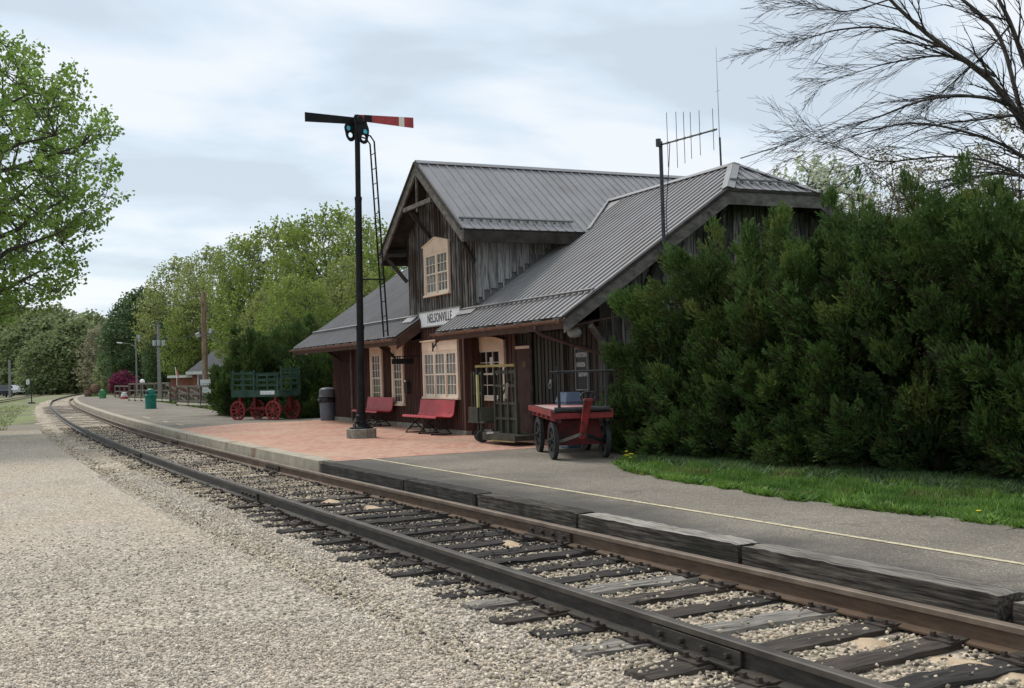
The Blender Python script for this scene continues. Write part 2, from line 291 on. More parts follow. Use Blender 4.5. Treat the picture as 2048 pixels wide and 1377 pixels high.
# ------------------------------------------------------------------ mesh builder
class MB:
    def __init__(s): s.v = []; s.f = []; s.c = []; s.m = []; s.cur = 0
    def add(s, vs, fs, var=.5):
        n = len(s.v); s.v += [tuple(q) for q in vs]; s.f += [tuple(i + n for i in f) for f in fs]; s.c += [var] * len(fs); s.m += [s.cur] * len(fs); return s
    def hexa(s, p, var=.5):      # 8 points: bottom 4 ccw, top 4 ccw
        return s.add(p, [(3, 2, 1, 0), (4, 5, 6, 7), (0, 1, 5, 4), (1, 2, 6, 5), (2, 3, 7, 6), (3, 0, 4, 7)], var)
    def box(s, x0, x1, y0, y1, z0, z1, var=.5):
        return s.hexa([(x0, y0, z0), (x1, y0, z0), (x1, y1, z0), (x0, y1, z0), (x0, y0, z1), (x1, y0, z1), (x1, y1, z1), (x0, y1, z1)], var)
    def bar(s, a, b, w_, h_, up=(0, 0, 1), var=.5):   # square bar from a to b; w_ sideways, h_ along up
        a = Vector(a); b = Vector(b); d = (b - a).normalized(); up = Vector(up)
        sd = d.cross(up)
        if sd.length < 1e-4: sd = d.cross(Vector((1, 0, 0)))
        sd.normalize(); u = sd.cross(d).normalized(); sd *= w_ / 2; u *= h_ / 2
        return s.hexa([a - sd - u, a + sd - u, b + sd - u, b - sd - u, a - sd + u, a + sd + u, b + sd + u, b - sd + u], var)
    def tube(s, pts, r, n=8, var=.5, cap=True):
        pts = [Vector(p) for p in pts]; rr = r if isinstance(r, (list, tuple)) else [r] * len(pts)
        rings = []; prev = None
        for i, p in enumerate(pts):
            d = ((pts[i + 1] if i + 1 < len(pts) else p) - (pts[i - 1] if i else p)).normalized()
            if prev is None: a = d.orthogonal().normalized()
            else: a = (prev - d * prev.dot(d)); a = a.normalized() if a.length > 1e-5 else d.orthogonal().normalized()
            prev = a; b = d.cross(a)
            rings.append([p + (a * math.cos(t) + b * math.sin(t)) * rr[i] for t in [2 * math.pi * k / n for k in range(n)]])
        vs = [q for g in rings for q in g]; fs = []
        for i in range(len(rings) - 1):
            for k in range(n): fs.append((i * n + k, i * n + (k + 1) % n, (i + 1) * n + (k + 1) % n, (i + 1) * n + k))
        if cap: fs.append(tuple(range(n - 1, -1, -1))); fs.append(tuple((len(rings) - 1) * n + k for k in range(n)))
        return s.add(vs, fs, var)
    def lathe(s, prof, n=24, c=(0, 0, 0), var=.5):     # prof [(r,z)]
        vs = []; fs = []
        for r, z in prof:
            for k in range(n): vs.append((c[0] + r * math.cos(2 * math.pi * k / n), c[1] + r * math.sin(2 * math.pi * k / n), c[2] + z))
        for i in range(len(prof) - 1):
            for k in range(n): fs.append((i * n + k, i * n + (k + 1) % n, (i + 1) * n + (k + 1) % n, (i + 1) * n + k))
        fs.append(tuple(range(n - 1, -1, -1))); fs.append(tuple((len(prof) - 1) * n + k for k in range(n)))
        return s.add(vs, fs, var)
    def prism(s, poly, ext, var=.5):    # planar polygon extruded by vector ext
        poly = [Vector(p) for p in poly]; e = Vector(ext); n = len(poly)
        vs = poly + [p + e for p in poly]
        fs = [tuple(range(n - 1, -1, -1)), tuple(range(n, 2 * n))] + [(i, (i + 1) % n, n + (i + 1) % n, n + i) for i in range(n)]
        return s.add(vs, fs, var)
    def ring(s, c, ax, r0, r1, w_, n=28, var=.5):    # flat tyre/rim: axis ax, inner r0, outer r1, width w_
        c = Vector(c); ax = Vector(ax).normalized(); a = ax.orthogonal().normalized(); b = ax.cross(a); vs = []
        for k in range(n):
            t = 2 * math.pi * k / n; q = a * math.cos(t) + b * math.sin(t)
            vs += [c + q * r0 - ax * w_ / 2, c + q * r1 - ax * w_ / 2, c + q * r1 + ax * w_ / 2, c + q * r0 + ax * w_ / 2]
        fs = []
        for k in range(n):
            i = 4 * k; j = 4 * ((k + 1) % n)
            for m in range(4): fs.append((i + m, j + m, j + (m + 1) % 4, i + (m + 1) % 4))
        return s.add(vs, fs, var)
    def build(s, name, m, parent=None, org=None, bevel=0, smooth=False):
        if org is None and parent is not None and parent.get('_world'): org = parent.location
        o_ = Vector(org) if org is not None else Vector((0, 0, 0))
        me = bpy.data.meshes.new(name)
        me.from_pydata([(q[0] - o_.x, q[1] - o_.y, q[2] - o_.z) for q in s.v], [], s.f); me.update()
        at = me.attributes.new('var', 'FLOAT', 'FACE'); at.data.foreach_set('value', s.c)
        for q in ([m] if isinstance(m, str) else m): me.materials.append(MATS[q])
        me.polygons.foreach_set('material_index', s.m)
        if smooth: me.polygons.foreach_set('use_smooth', [True] * len(me.polygons))
        o = bpy.data.objects.new(name, me); COL.objects.link(o)
        if parent is not None:
            o.parent = parent
            if parent.type == 'MESH' and parent.get('_world'): o['_world'] = 1
        elif org is not None: o.location = o_
        if bevel:
            b = o.modifiers.new('bevel', 'BEVEL'); b.width = bevel; b.segments = 2; b.limit_method = 'ANGLE'
        return o
def tag(o, label=None, cat=None, group=None, kind=None):
    if label: o['label'] = label
    if cat: o['category'] = cat
    if group: o['group'] = group
    if kind: o['kind'] = kind
    return o
def thing(name, label, cat, loc=(0, 0, 0), rz=0, group=None, world=False):
    o = bpy.data.objects.new(name, None); COL.objects.link(o); o.location = loc; o.rotation_euler = (0, 0, rz)
    o.empty_display_size = .2
    if world: o['_world'] = 1
    return tag(o, label, cat, group)
def world_part(o, org): o['_world'] = 1; o['_org'] = org; return o
def dup(root, loc, rz, label=None, group=None, scale=None):
    r = root.copy(); COL.objects.link(r); r.location = loc; r.rotation_euler = (0, 0, rz)
    if scale: r.scale = scale
    if label: r['label'] = label
    if group: r['group'] = group
    for ch in list(root.children):
        c = ch.copy(); COL.objects.link(c); c.parent = r
        for g in ch.children:
            d = g.copy(); COL.objects.link(d); d.parent = c
    return r
def np_mesh(name, V, k, m, parent=None, var=None, F=None):  # V (N*k,3): N separate k-gons, or with F (M,k)
    me = bpy.data.meshes.new(name); V = np.asarray(V, dtype=np.float32)
    if F is None: F = np.arange(len(V)).reshape(-1, k)
    me.vertices.add(len(V)); me.vertices.foreach_set('co', V.ravel())
    me.loops.add(F.size); me.loops.foreach_set('vertex_index', F.astype(np.int32).ravel())
    me.polygons.add(len(F)); me.polygons.foreach_set('loop_start', np.arange(0, F.size, k, dtype=np.int32))
    if var is not None:
        at = me.attributes.new('var', 'FLOAT', 'FACE'); at.data.foreach_set('value', np.asarray(var, dtype=np.float32))
    me.update(calc_edges=True)
    me.materials.append(MATS[m]); o = bpy.data.objects.new(name, me); COL.objects.link(o)
    if parent is not None: o.parent = parent
    return o
def nrm(a): return a / np.maximum(1e-9, np.linalg.norm(a, axis=1, keepdims=True))
def text_mb(txt, size, depth=.006, squeeze=1., bold=0.):
    cu = bpy.data.curves.new('lettering', 'FONT'); cu.body = txt; cu.size = size; cu.extrude = depth; cu.align_x = 'CENTER'; cu.align_y = 'CENTER'; cu.offset = bold; cu.space_character = 1.1
    o = bpy.data.objects.new('lettering', cu); COL.objects.link(o); dg = bpy.context.evaluated_depsgraph_get(); dg.update()
    me = bpy.data.meshes.new_from_object(o.evaluated_get(dg)); mb = MB(); mb.add([(v.co.x * squeeze, v.co.y, v.co.z) for v in me.vertices], [tuple(p.vertices) for p in me.polygons])
    bpy.data.objects.remove(o); bpy.data.curves.remove(cu); bpy.data.meshes.remove(me)
    return mb
def text_at(mb, o, ex, ez):     # place flat lettering: text x along ex, y along ez, depth along their normal
    o = Vector(o); ex = Vector(ex).normalized(); ez = Vector(ez).normalized(); n = ex.cross(ez)
    mb.v = [tuple(o + ex * q[0] + ez * q[1] + n * q[2]) for q in mb.v]; return mb

# ================================================================== GROUND, TRACK BED, PLATFORM
CX = np.array([8, 0, -4.2, -6.45, -13.3, -18.4, -24, -30, -36, -46, -57, -75, -90, -115, -135, -160, -200, -260])[::-1]
CY = np.array([5.02, 4.72, 4.57, 4.48, 4.24, 4.05, 3.93, 3.87, 3.86, 3.98, 4.25, 4.85, 5.45, 7.0, 9.0, 12, 19, 33])[::-1]
_gx = np.arange(-260, 8.01, .5); _gy = np.interp(_gx, CX, CY)
for _ in range(3): _gy = np.convolve(np.pad(_gy, 6, mode='reflect', reflect_type='odd'), np.ones(13) / 13, 'valid')
def yc(x): return float(np.interp(x, _gx, _gy))
def cpt(x, off, z=0):     # a point beside the track's centre line
    d = Vector((1, yc(x + .5) - yc(x - .5), 0)).normalized(); n = Vector((-d.y, d.x, 0))
    return Vector((x, yc(x), z)) + n * off
def strip(name, xs, o0, o1, z, m, kind='structure'):
    mb = MB()
    for a, b in zip(xs[:-1], xs[1:]): mb.add([cpt(a, o0, z), cpt(b, o0, z), cpt(b, o1, z), cpt(a, o1, z)], [(0, 1, 2, 3)])
    return tag(mb.build(name, m), kind=kind)
def xs_(a, b): # dense near, sparse far
    out = [a]; x = a
    while x > b: x -= .5 if x > -30 else (1.5 if x > -80 else 4); out.append(max(x, b))
    return out
mb = MB(); mb.add([(-900, -700, -.02), (500, -700, -.02), (500, 900, -.02), (-900, 900, -.02)], [(0, 1, 2, 3)]); tag(mb.build('ground', 'earth'), kind='structure')
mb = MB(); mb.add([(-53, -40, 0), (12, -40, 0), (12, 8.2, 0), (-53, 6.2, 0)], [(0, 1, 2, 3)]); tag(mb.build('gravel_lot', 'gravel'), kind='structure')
mb = MB(); mb.add([(-150, -30, -.008), (-46, -30, -.008), (-46, 1.8, -.008), (-70, 3, -.008), (-150, 8, -.008)], [(0, 1, 2, 3, 4)]); tag(mb.build('grass_verge', 'meadow'), kind='structure')
mb = MB(); xs = xs_(8, -255)
for a, b in zip(xs[:-1], xs[1:]):
    wa, wb = [(-1.85 - .16 * math.sin(q * 2.3) - .1 * math.sin(q * 5.1)) for q in (a, b)]
    mb.add([cpt(a, wa, -.012), cpt(b, wb, -.012), cpt(b, -1.5, .022), cpt(a, -1.5, .022), cpt(b, 1.45, .022), cpt(a, 1.45, .022)], [(0, 1, 2, 3), (3, 2, 4, 5)])
tag(mb.build('track_bed', 'ballast_bed'), kind='structure')
# platform slab (asphalt)
mb = MB(); xs = xs_(8, -150); top = .296
def back(x):
    return float(np.interp(x, [-160, -105, -90, -60, -45, -37, -36.9, -17, -16.9, -15.4, -14.3, -13.2, -12.2, -9.1, -6.6, 8], [14.0, 11.6, 11.7, 10.2, 9.6, 9.6, 17, 17, 10.8, 9.8, 8.7, 8.2, 7.98, 7.75, 7.95, 9.6]))
for a, b in zip(xs[:-1], xs[1:]):
    A, B = cpt(a, 1.18), cpt(b, 1.18); C, D = (b, back(b)), (a, back(a))
    if b < -160: break
    if -37.2 < b < -36.6: C = (b, 9.6)
    mb.hexa([(A.x, A.y, -.01), (B.x, B.y, -.01), (C[0], C[1], -.01), (D[0], D[1], -.01), (A.x, A.y, top), (B.x, B.y, top), (C[0], C[1], top), (D[0], D[1], top)])
tag(mb.build('platform', 'asphalt'), kind='structure')
mb = MB(); zb = .300; pts = [(-18.15, cpt(-18.15, 1.3).y), (-18.22, 9.14), (-18.3, 10.46), (-35.3, 10.46), (-35.8, 7.6), (-33.9, cpt(-33.9, 1.4).y)]
for k in range(1, 12): x = -33.9 + (33.9 - 18.15) * k / 12; pts.append((x, cpt(x, 1.4).y))
mb.add([(x, y, zb) for x, y in pts], [tuple(range(len(pts)))[::-1]]); tag(mb.build('brick_pavement', 'brick_paving'), kind='structure')
strip('platform_line', [x for x in xs_(8, -18.3)], 1.945, 2.005, .301, 'line_paint')
for a, b in ((-36.5, -37.9), (-40, -41.2), (-45, -47.5)): strip('platform_line', [a, b], 1.95, 2.03, .301, 'line_paint')
# lawn by the junipers
mb = MB(); mb.add([(-17.0, 10.7, .27), (-15.4, 9.75, .27), (-14.3, 8.65, .27), (-13.2, 8.15, .27), (-12.2, 7.93, .27), (-9.1, 7.7, .27), (-6.6, 7.9, .27), (8, 9.5, .27), (60, 14, .27), (60, 90, .27), (-17, 90, .27)], [tuple(range(11))])
tag(mb.build('lawn', 'lawn_soil'), kind='structure')
# concrete kerb of the platform
def kerb_piece(x0, x1):
    mb = MB(); xs = [x0]
    while xs[-1] > x1: xs.append(max(x1, xs[-1] - (1. if x0 > -60 else 3)))
    n = len(xs) - 1
    for i, (a, b) in enumerate(zip(xs[:-1], xs[1:])):
        mb.hexa([cpt(b, 1.10, 0), cpt(a, 1.10, 0), cpt(a, 1.42, 0), cpt(b, 1.42, 0), cpt(b, 1.10, .305), cpt(a, 1.10, .305), cpt(a, 1.42, .305), cpt(b, 1.42, .305)])
    return mb
e0 = -18.35; i = 0
kl = ['end section of the pale concrete platform edge meeting the black timber', 'pale concrete edge section in front of the brick paving, next after the end section', 'long concrete edge section at the far corner of the brick paving', 'concrete edge section beside the grey asphalt past the brick paving', 'farthest long concrete edge curving away beside the far asphalt']
for x1, lb in zip((-26.2, -34.0, -48, -75, -150), kl):
    tag(kerb_piece(e0, x1).build('concrete_kerb', 'concrete', org=cpt((e0 + x1) / 2, 1.2)), lb, 'kerb', 'concrete edge sections along the platform'); e0 = x1 - .012

# rails
def rail(off, name, m, mh, label, x_near=8, x_far=-255, dx=None):
    xs = xs_(x_near, x_far)
    prof = [(-.075, .045), (.075, .045), (.075, .057), (.012, .072), (.010, .158), (.036, .168), (.036, .200), (.028, .206), (-.028, .206), (-.036, .200), (-.036, .168), (-.010, .158), (-.012, .072), (-.075, .057)]
    mb = MB(); n = len(prof); vs = []
    for x in xs: vs += [cpt(x, off + p[0], p[1]) for p in prof]
    fs = []; ms = []
    for i in range(len(xs) - 1):
        for k in range(n): fs.append((i * n + k, (i + 1) * n + k, (i + 1) * n + (k + 1) % n, i * n + (k + 1) % n)); ms.append(1 if k in (5, 6, 7, 8, 9) else 0)
    mb.add(vs, fs); mb.m = ms
    o = mb.build(name, [m, mh]); return tag(o, label, 'rail')
near_r = rail(-.75, 'rail', 'rail_dark', 'rail_head_dark', 'dark steel rail nearest the gravel lot')
far_r = rail(.75, 'rail', 'rail_rust', 'rail_head', 'rusty brown steel rail nearest the platform timbers')
def joint(x, off, m, parent, sides=(-1, 1)):
    mb = MB()
    for s in sides:
        a, b = cpt(x - .42, off + s * .026, .115), cpt(x + .42, off + s * .026, .115); mb.bar(a, b, .026, .085)
        a, b = cpt(x - .42, off + s * .058, .068), cpt(x + .42, off + s * .058, .068); mb.bar(a, b, .06, .016)
    bb = mb
    for s in sides:
        for k in range(4):
            xx = x - .32 + .213 * k; bb.tube([cpt(xx, off + s * .036, .118), cpt(xx, off + s * .07, .118)], .019, 6)
    mb.build('joint_bar', m, parent, bevel=.003)
for x in (-5.42, -15.6, -25.8): joint(x, -.75, 'rail_dark', near_r)
for x in (-9.75, -19.9, -30.1): joint(x, .75, 'plate_iron', far_r)
# ties: each its own object with its two plates
def rough_box(L_, W_, T_, seed, nx=14, amp=.010, endamp=.03):
    r = random.Random(seed); mb = MB(); ring = [(-.5, 0), (-.5, .5), (-.5, 1), (-.17, 1), (.17, 1), (.5, 1), (.5, .5), (.5, 0)]
    n = len(ring); vs = []; wv = [r.uniform(-1, 1) for _ in range(6)]
    e0 = [r.uniform(0, endamp) for _ in range(n)]; e1 = [r.uniform(0, endamp) for _ in range(n)]
    for i in range(nx + 1):
        t = i / nx; x = (t - .5) * L_
        for k, (a, b) in enumerate(ring):
            j = lambda s: r.uniform(-s, s)
            xx = x + (e0[k] if i == 0 else (-e1[k] if i == nx else 0)); endr = 1 if 0 < i < nx else .93
            vs.append((xx, a * W_ * endr + j(amp) + .012 * math.sin(3 * t + wv[0] * 3), b * T_ * (1 if b < 1 else endr ** .5) + j(amp * .7 if b else 0) - (abs(j(amp)) if k in (2, 5) else 0)))
    fs = []
    for i in range(nx):
        for k in range(n): fs.append((i * n + k, i * n + (k + 1) % n, (i + 1) * n + (k + 1) % n, (i + 1) * n + k))
    ms = [1 if k in (2, 3, 4) else 0 for i in range(nx) for k in range(n)] + [0, 0]
    fs.append(tuple(range(n))[::-1]); fs.append(tuple(nx * n + k for k in range(n))); mb.add(vs, [f[::-1] for f in fs]); mb.m = ms; return mb
protos = {}
def tie_proto(kind, k):
    key = (kind, k)
    if key not in protos:
        mb = rough_box(2.62, .225, .15, hash(key) % 997 if False else (k * 31 + len(kind)), 18, .009, .06)
        if kind == 'tie_grey' or k % 3 == 0:   # a split running along the top
            r = random.Random(k); y0 = r.uniform(-.05, .05)
            mb.cur = 0
        protos[key] = mb.build('crosstie', [kind, kind])
        me = protos[key].data; bpy.data.objects.remove(protos[key]); protos[key] = me
    return protos[key]
pm = MB(); pm.box(-.17, .17, -.095, .095, 0, .014); pm.box(-.115, -.08, -.095, .095, .014, .024); pm.box(.08, .115, -.095, .095, .014, .024)
for sx in (-.125, .125):
    for sy in (-.06, .06): pm.box(sx - .014, sx + .014, sy - .012, sy + .012, .012, .045)
po = pm.build('tie_plate', 'plate_iron', bevel=.002); plate_me = po.data; bpy.data.objects.remove(po)
x = 1.6; i = 0
def ordinal(k):
    ones = ['', 'first', 'second', 'third', 'fourth', 'fifth', 'sixth', 'seventh', 'eighth', 'ninth', 'tenth', 'eleventh', 'twelfth', 'thirteenth', 'fourteenth', 'fifteenth', 'sixteenth', 'seventeenth', 'eighteenth', 'nineteenth']
    if k < 20: return ones[k]
    tens = {2: 'twent', 3: 'thirt', 4: 'fort', 5: 'fift', 6: 'sixt', 7: 'sevent'}[k // 10]
    return tens + 'ieth' if k % 10 == 0 else tens + 'y ' + ones[k % 10]
TIES = []
while x > -92:
    r = random.Random(int(x * 1000) & 0xffff)
    near = x > -26
    dark = -14.2 < x < -7.9
    k = r.randrange(6)
    kind = 'tie_dark' if (dark or r.random() < .35) else ('tie_grey' if r.random() < .33 else 'tie_brown')
    if not near: kind = 'tie_brown' if r.random() < .6 else 'tie_dark'
    if abs(x + 5.9) < .28 : kind = 'tie_grey'
    d = cpt(x + .5, 0) - cpt(x - .5, 0); ang = math.atan2(d.y, d.x) + R(90) + r.gauss(0, .022)
    o = bpy.data.objects.new('crosstie', tie_proto(kind, k)); COL.objects.link(o)
    p = cpt(x, r.gauss(0, .05), -.105 + (r.uniform(-.010, .012) + (.006 if x > -15 else -.022)))
    o.location = p; o.rotation_euler = (0, 0, ang)
    tone = {'tie_dark': 'dark oily', 'tie_grey': 'silver grey weathered', 'tie_brown': 'brown weathered'}[kind]
    zone = 'beside the platform timbers' if x > -18.4 else ('beside the brick paving' if x > -34 else 'in the far track past the brick paving')
    tag(o, f'{tone} wooden crosstie {zone}, {ordinal(i + 1)} from the right end' if x > -34 else f'{tone} wooden crosstie {zone}', 'crosstie', 'wooden crossties under the track')
    if x > -45:
        for s in (-.75, .75):
            q = bpy.data.objects.new('tie_plate', plate_me); COL.objects.link(q); q.parent = o; q.location = (s - 0, 0, .15 - 0.002)
    TIES.append(x)
    x -= .53 + r.uniform(-.05, .05); i += 1

# pebbles
ICO = None
def pebbles(name, P, S, m, seed, flat=.6, kind='stuff', label=None):
    global ICO
    if ICO is None:
        t = (1 + 5 ** .5) / 2
        v = np.array([(-1, t, 0), (1, t, 0), (-1, -t, 0), (1, -t, 0), (0, -1, t), (0, 1, t), (0, -1, -t), (0, 1, -t), (t, 0, -1), (t, 0, 1), (-t, 0, -1), (-t, 0, 1)]) / math.sqrt(1 + t * t)
        f = np.array([(0, 11, 5), (0, 5, 1), (0, 1, 7), (0, 7, 10), (0, 10, 11), (1, 5, 9), (5, 11, 4), (11, 10, 2), (10, 7, 6), (7, 1, 8), (3, 9, 4), (3, 4, 2), (3, 2, 6), (3, 6, 8), (3, 8, 9), (4, 9, 5), (2, 4, 11), (6, 2, 10), (8, 6, 7), (9, 8, 1)])
        ICO = v, f
    v, f = ICO; g = np.random.default_rng(seed); n = len(P)
    jit = 1 + g.uniform(-.28, .28, (n, 12, 1)); V = v[None] * jit * np.stack([g.uniform(.75, 1.25, n), g.uniform(.6, 1., n), g.uniform(flat * .7, flat * 1.2, n)], 1)[:, None, :]
    a = g.uniform(0, 6.283, n); ca, sa = np.cos(a)[:, None], np.sin(a)[:, None]
    V = np.stack([V[..., 0] * ca - V[..., 1] * sa, V[..., 0] * sa + V[..., 1] * ca, V[..., 2]], -1)
    b = g.normal(0, .35, n); cb_, sb_ = np.cos(b)[:, None], np.sin(b)[:, None]
    V = np.stack([V[..., 0], V[..., 1] * cb_ - V[..., 2] * sb_, V[..., 1] * sb_ + V[..., 2] * cb_], -1)
    V = V * S[:, None, None] + P[:, None, :]
    F = (f[None] + (np.arange(n) * 12)[:, None, None]).reshape(-1, 3)
    o = np_mesh(name, V.reshape(-1, 3), 3, m, var=np.repeat(g.uniform(0, 1, n), 20), F=F); return tag(o, label, None, None, kind)
def track_pts(n, x0, x1, o0, o1, g):
    X = g.uniform(min(x0, x1), max(x0, x1), n); O = g.uniform(o0 - .2, o1, n); return X, O, np.interp(X, _gx, _gy) + O
g = np.random.default_rng(5)
# ballast between and beside the ties
def ballast(n, x0, x1, smin, smax, seed, darkfn, zf=0):
    g = np.random.default_rng(seed); X, O, Y = track_pts(n, x0, x1, -1.75, 1.25, g)
    S = g.uniform(smin, smax, n)
    # keep most stones off the tie tops
    T = np.array(TIES); dist = np.abs(X[:, None] - T[None] ).min(1); on = (dist < .12) & (np.abs(O) < 1.3)
    keep = ~on | (g.uniform(0, 1, n) < np.where(X > -15, .09, .4) + .35 * (O < -1.0))
    Z = .012 + g.uniform(0, .02, n) + np.where(np.abs(O) > 1.3, -.016, 0) + np.where(on, .03, 0)
    P = np.stack([X, Y, Z], 1)[keep]; S = S[keep]; X = X[keep]; O = O[keep]
    dk = g.uniform(0, 1, len(X)) < darkfn(X, O)
    return P, S, dk
def dkf(X, O):
    d = np.exp(-((X + 11.2) / 2.9) ** 2) * 1.05 * (np.abs(O + .1) < 1.0); d += .22 * np.exp(-((np.abs(O) - .75) / .22) ** 2); d += (X < -14) * (np.abs(O) < .5) * .28
    d += np.exp(-((O + 1.4) / .25) ** 2) * (X < -9) * (X > -17) * .3
    return np.clip(d + .06, 0, .97)
for n, a, b, s0, s1, sd_ in ((36000, -2.6, -12, .008, .0205, 1), (22000, -12, -24, .010, .022, 2), (9000, -24, -46, .012, .026, 3)):
    P, S, dk = ballast(n, a, b, s0, s1, sd_, dkf)
    pebbles('ballast', P[~dk], S[~dk], 'stone', sd_, .75, label='pale crushed stone ballast between the ties'); pebbles('ballast', P[dk], S[dk], 'stone_dark', sd_ + 10, .75, label='dark oil soaked ballast between the ties')
g = np.random.default_rng(44); n = 24000; X = g.uniform(-22, -2.8, n); O = g.uniform(-2.05, -1.15, n); P = np.stack([X, np.interp(X, _gx, _gy) + O, np.interp(O, [-2.05, -1.8, -1.5], [-.004, .002, .022]) + g.uniform(0, .008, n)], 1)
pebbles('ballast', P, g.uniform(.007, .017, n), 'gravel_stone', 45, .7, label='pale ballast shoulder at the edge of the gravel lot')
# sand spilled beside the far rail
mbs = MB()
for (x, o, rx, ry) in ((-4.35, .38, .42, .16), (-9.9, .35, .35, .12), (-13.6, .3, .5, .14), (-14.7, .1, .45, .15), (-5.1, .3, .2, .12)):
    c = cpt(x, o, .045); n = 18; vs = [(c.x, c.y, c.z + .02)] + [(c.x + math.cos(t) * rx * rnd.uniform(.7, 1.1), c.y + math.sin(t) * ry * rnd.uniform(.7, 1.1), .02) for t in [6.283 * k / n for k in range(n)]]
    mbs.add(vs, [(0, 1 + k, 1 + (k + 1) % n) for k in range(n)])
tag(mbs.build('spilled_sand', 'sand'), 'pale sand spilled on the ballast by the far rail', kind='stuff')
# gravel lot stones near the camera
def lot(n, d0, d1, s0, s1, seed):
    g = np.random.default_rng(seed); d = np.sqrt(g.uniform(d0 ** 2, d1 ** 2, n)); px = g.uniform(-80, 2000, n)
    u = (px - 1024) / 2200; vx = r_.x * u + f_.x; vy = r_.y * u + f_.y; q = np.hypot(vx, vy); X = vx / q * d; Y = vy / q * d
    ok = Y < np.interp(X, _gx, _gy) - 1.42 - .25 * g.uniform(0, 1, n) ** 2; X = X[ok]; Y = Y[ok]; S = g.uniform(s0, s1, len(X)) * np.where(g.uniform(0, 1, len(X)) < .04, 1.7, 1)
    return np.stack([X, Y, g.uniform(-.002, .006, len(X))], 1), S
P, S = lot(62000, 4.6, 8.2, .006, .0135, 21); pebbles('gravel', P, S, 'gravel_stone', 31, .7, label='fine pale gravel of the parking lot')
P, S = lot(30000, 8.2, 14, .008, .016, 22); k_ = np.random.default_rng(9).uniform(0, 1, len(P)) < np.clip((14.5 - np.hypot(P[:, 0], P[:, 1])) / 5, 0, 1); P, S = P[k_], S[k_]; pebbles('gravel', P, S, 'gravel_stone', 32, .7, label='fine pale gravel of the parking lot')
P, S = lot(260, 6, 30, .010, .02, 23); pebbles('gravel', P, S, 'stone_dark', 33, .6, label='scattered dark stones on the gravel lot')

# timbers edging the platform
tb = [(-17.75, -14.15, 'timber_black', 5.10, .17, 'long black timber at the concrete kerb end, half buried in tar', .0),
      (-14.1, -11.9, 'timber_black', 5.20, .21, 'black squared timber lying second from the concrete kerb end', .01),
      (-11.85, -9.62, 'timber_side', 5.30, .22, 'dark timber with a grey cracked top, third from the concrete kerb end', -.01),
      (-9.57, -7.15, 'timber_side', 5.41, .24, 'pale silvery cracked timber in the middle of the platform edge', .02),
      (-7.1, -4.72, 'timber_side', 5.53, .25, 'long split timber nearest the camera with mossy side', .0),
      (-4.66, -2.3, 'timber_side', 5.66, .17, 'upper of the two stacked timbers at the right edge', .0)]
for k, (a, b, m, y, t, lb, tilt) in enumerate(tb):
    L_ = b - a; mb = rough_box(L_, .24, .27, 100 + k, 26, .005, .04); o = mb.build('edge_timber', [m, ['timber_black', 'timber_black', 'timber_side', 'timber_top', 'timber_mid', 'timber_top'][k]])
    o.location = ((a + b) / 2, cpt((a + b) / 2, 1.05).y, .045 if k < 5 else .125); o.scale = (1, 1, 1 if k < 5 else .6)
    o.rotation_euler = (0, 0, math.atan2(yc(b) - yc(a), L_) + [0, .01, -.008, .012, 0, -.01][k]); tag(o, lb, 'timber', 'timbers edging the asphalt platform')
mb = rough_box(2.4, .26, .15, 140, 20, .006, .05); o = mb.build('edge_timber', ['timber_side', 'tie_grey']); o.location = (-3.46, cpt(-3.46, 1.0).y, -.02); o.rotation_euler = (0, 0, .03); tag(o, 'lower of the two stacked timbers at the right edge', 'timber', 'timbers edging the asphalt platform')

# grass blades
def blades(name, P, hgt, m, seed, w_=.006, label=None, lean=.35):
    g = np.random.default_rng(seed); n = len(P); a = g.uniform(0, 6.283, n); h = g.uniform(hgt * .5, hgt, n) if np.isscalar(hgt) else hgt
    d = np.stack([np.cos(a), np.sin(a), 0 * a], 1); u = np.stack([g.normal(0, lean, n), g.normal(0, lean, n), np.ones(n)], 1) * h[:, None]
    W = w_ * g.uniform(.7, 1.4, n)[:, None]
    V = np.stack([P - d * W, P + d * W, P + u], 1)
    return tag(np_mesh(name, V.reshape(-1, 3), 3, m, var=g.uniform(0, 1, n)), label, None, None, 'stuff')
def lawn_front(X): return np.interp(X, [-17, -15.4, -14.3, -13.2, -12.2, -9.1, -6.6, 0], [10.7, 9.75, 8.62, 8.15, 7.93, 7.7, 7.9, 8.7])
g = np.random.default_rng(8); n = 90000; X = g.uniform(-15.2, -4, n); Y = lawn_front(X) + g.uniform(0, 1, n) ** 1.15 * 3.0 + g.normal(0, .03, n) + .05 * np.sin(X * 7) + .03 * np.sin(X * 19)
cl = .5 + .75 * (np.sin(X * 5.1 + np.sin(Y * 4)) * np.sin(Y * 6.3 + X) > .2) 
blades('grass', np.stack([X, Y, np.full(n, .265)], 1), (g.uniform(.035, .085, n) * cl), 'grass', 4, .007, 'green mown grass between the asphalt and the junipers')
n = 9000; X = g.uniform(-15, -4, n); Y = lawn_front(X) + np.abs(g.normal(0, .10, n)) - .05
cl2 = (np.sin(X * 3.7) + np.sin(X * 8.9 + 1) > -.2); X = X[cl2]; Y = Y[cl2]
blades('weeds', np.stack([X, Y, np.full(len(X), .285)], 1), np.random.default_rng(3).uniform(.03, .10, len(X)), 'grass', 6, .018, 'leafy weeds along the asphalt edge', .9)
n = 16000; X = g.uniform(-15, -3, n); Y = 9.5 + (X + 16) * .11 + g.normal(0, .28, n)
blades('ground_ivy', np.stack([X, Y, np.full(n, .27)], 1), g.uniform(.04, .11, n), 'leaf_dark', 9, .013, 'low leafy ground cover under the junipers', .9)
mat('grass_pale', (.14, .17, .05), (.26, .29, .10), .7, .5, varamt=.5, trans=.3)
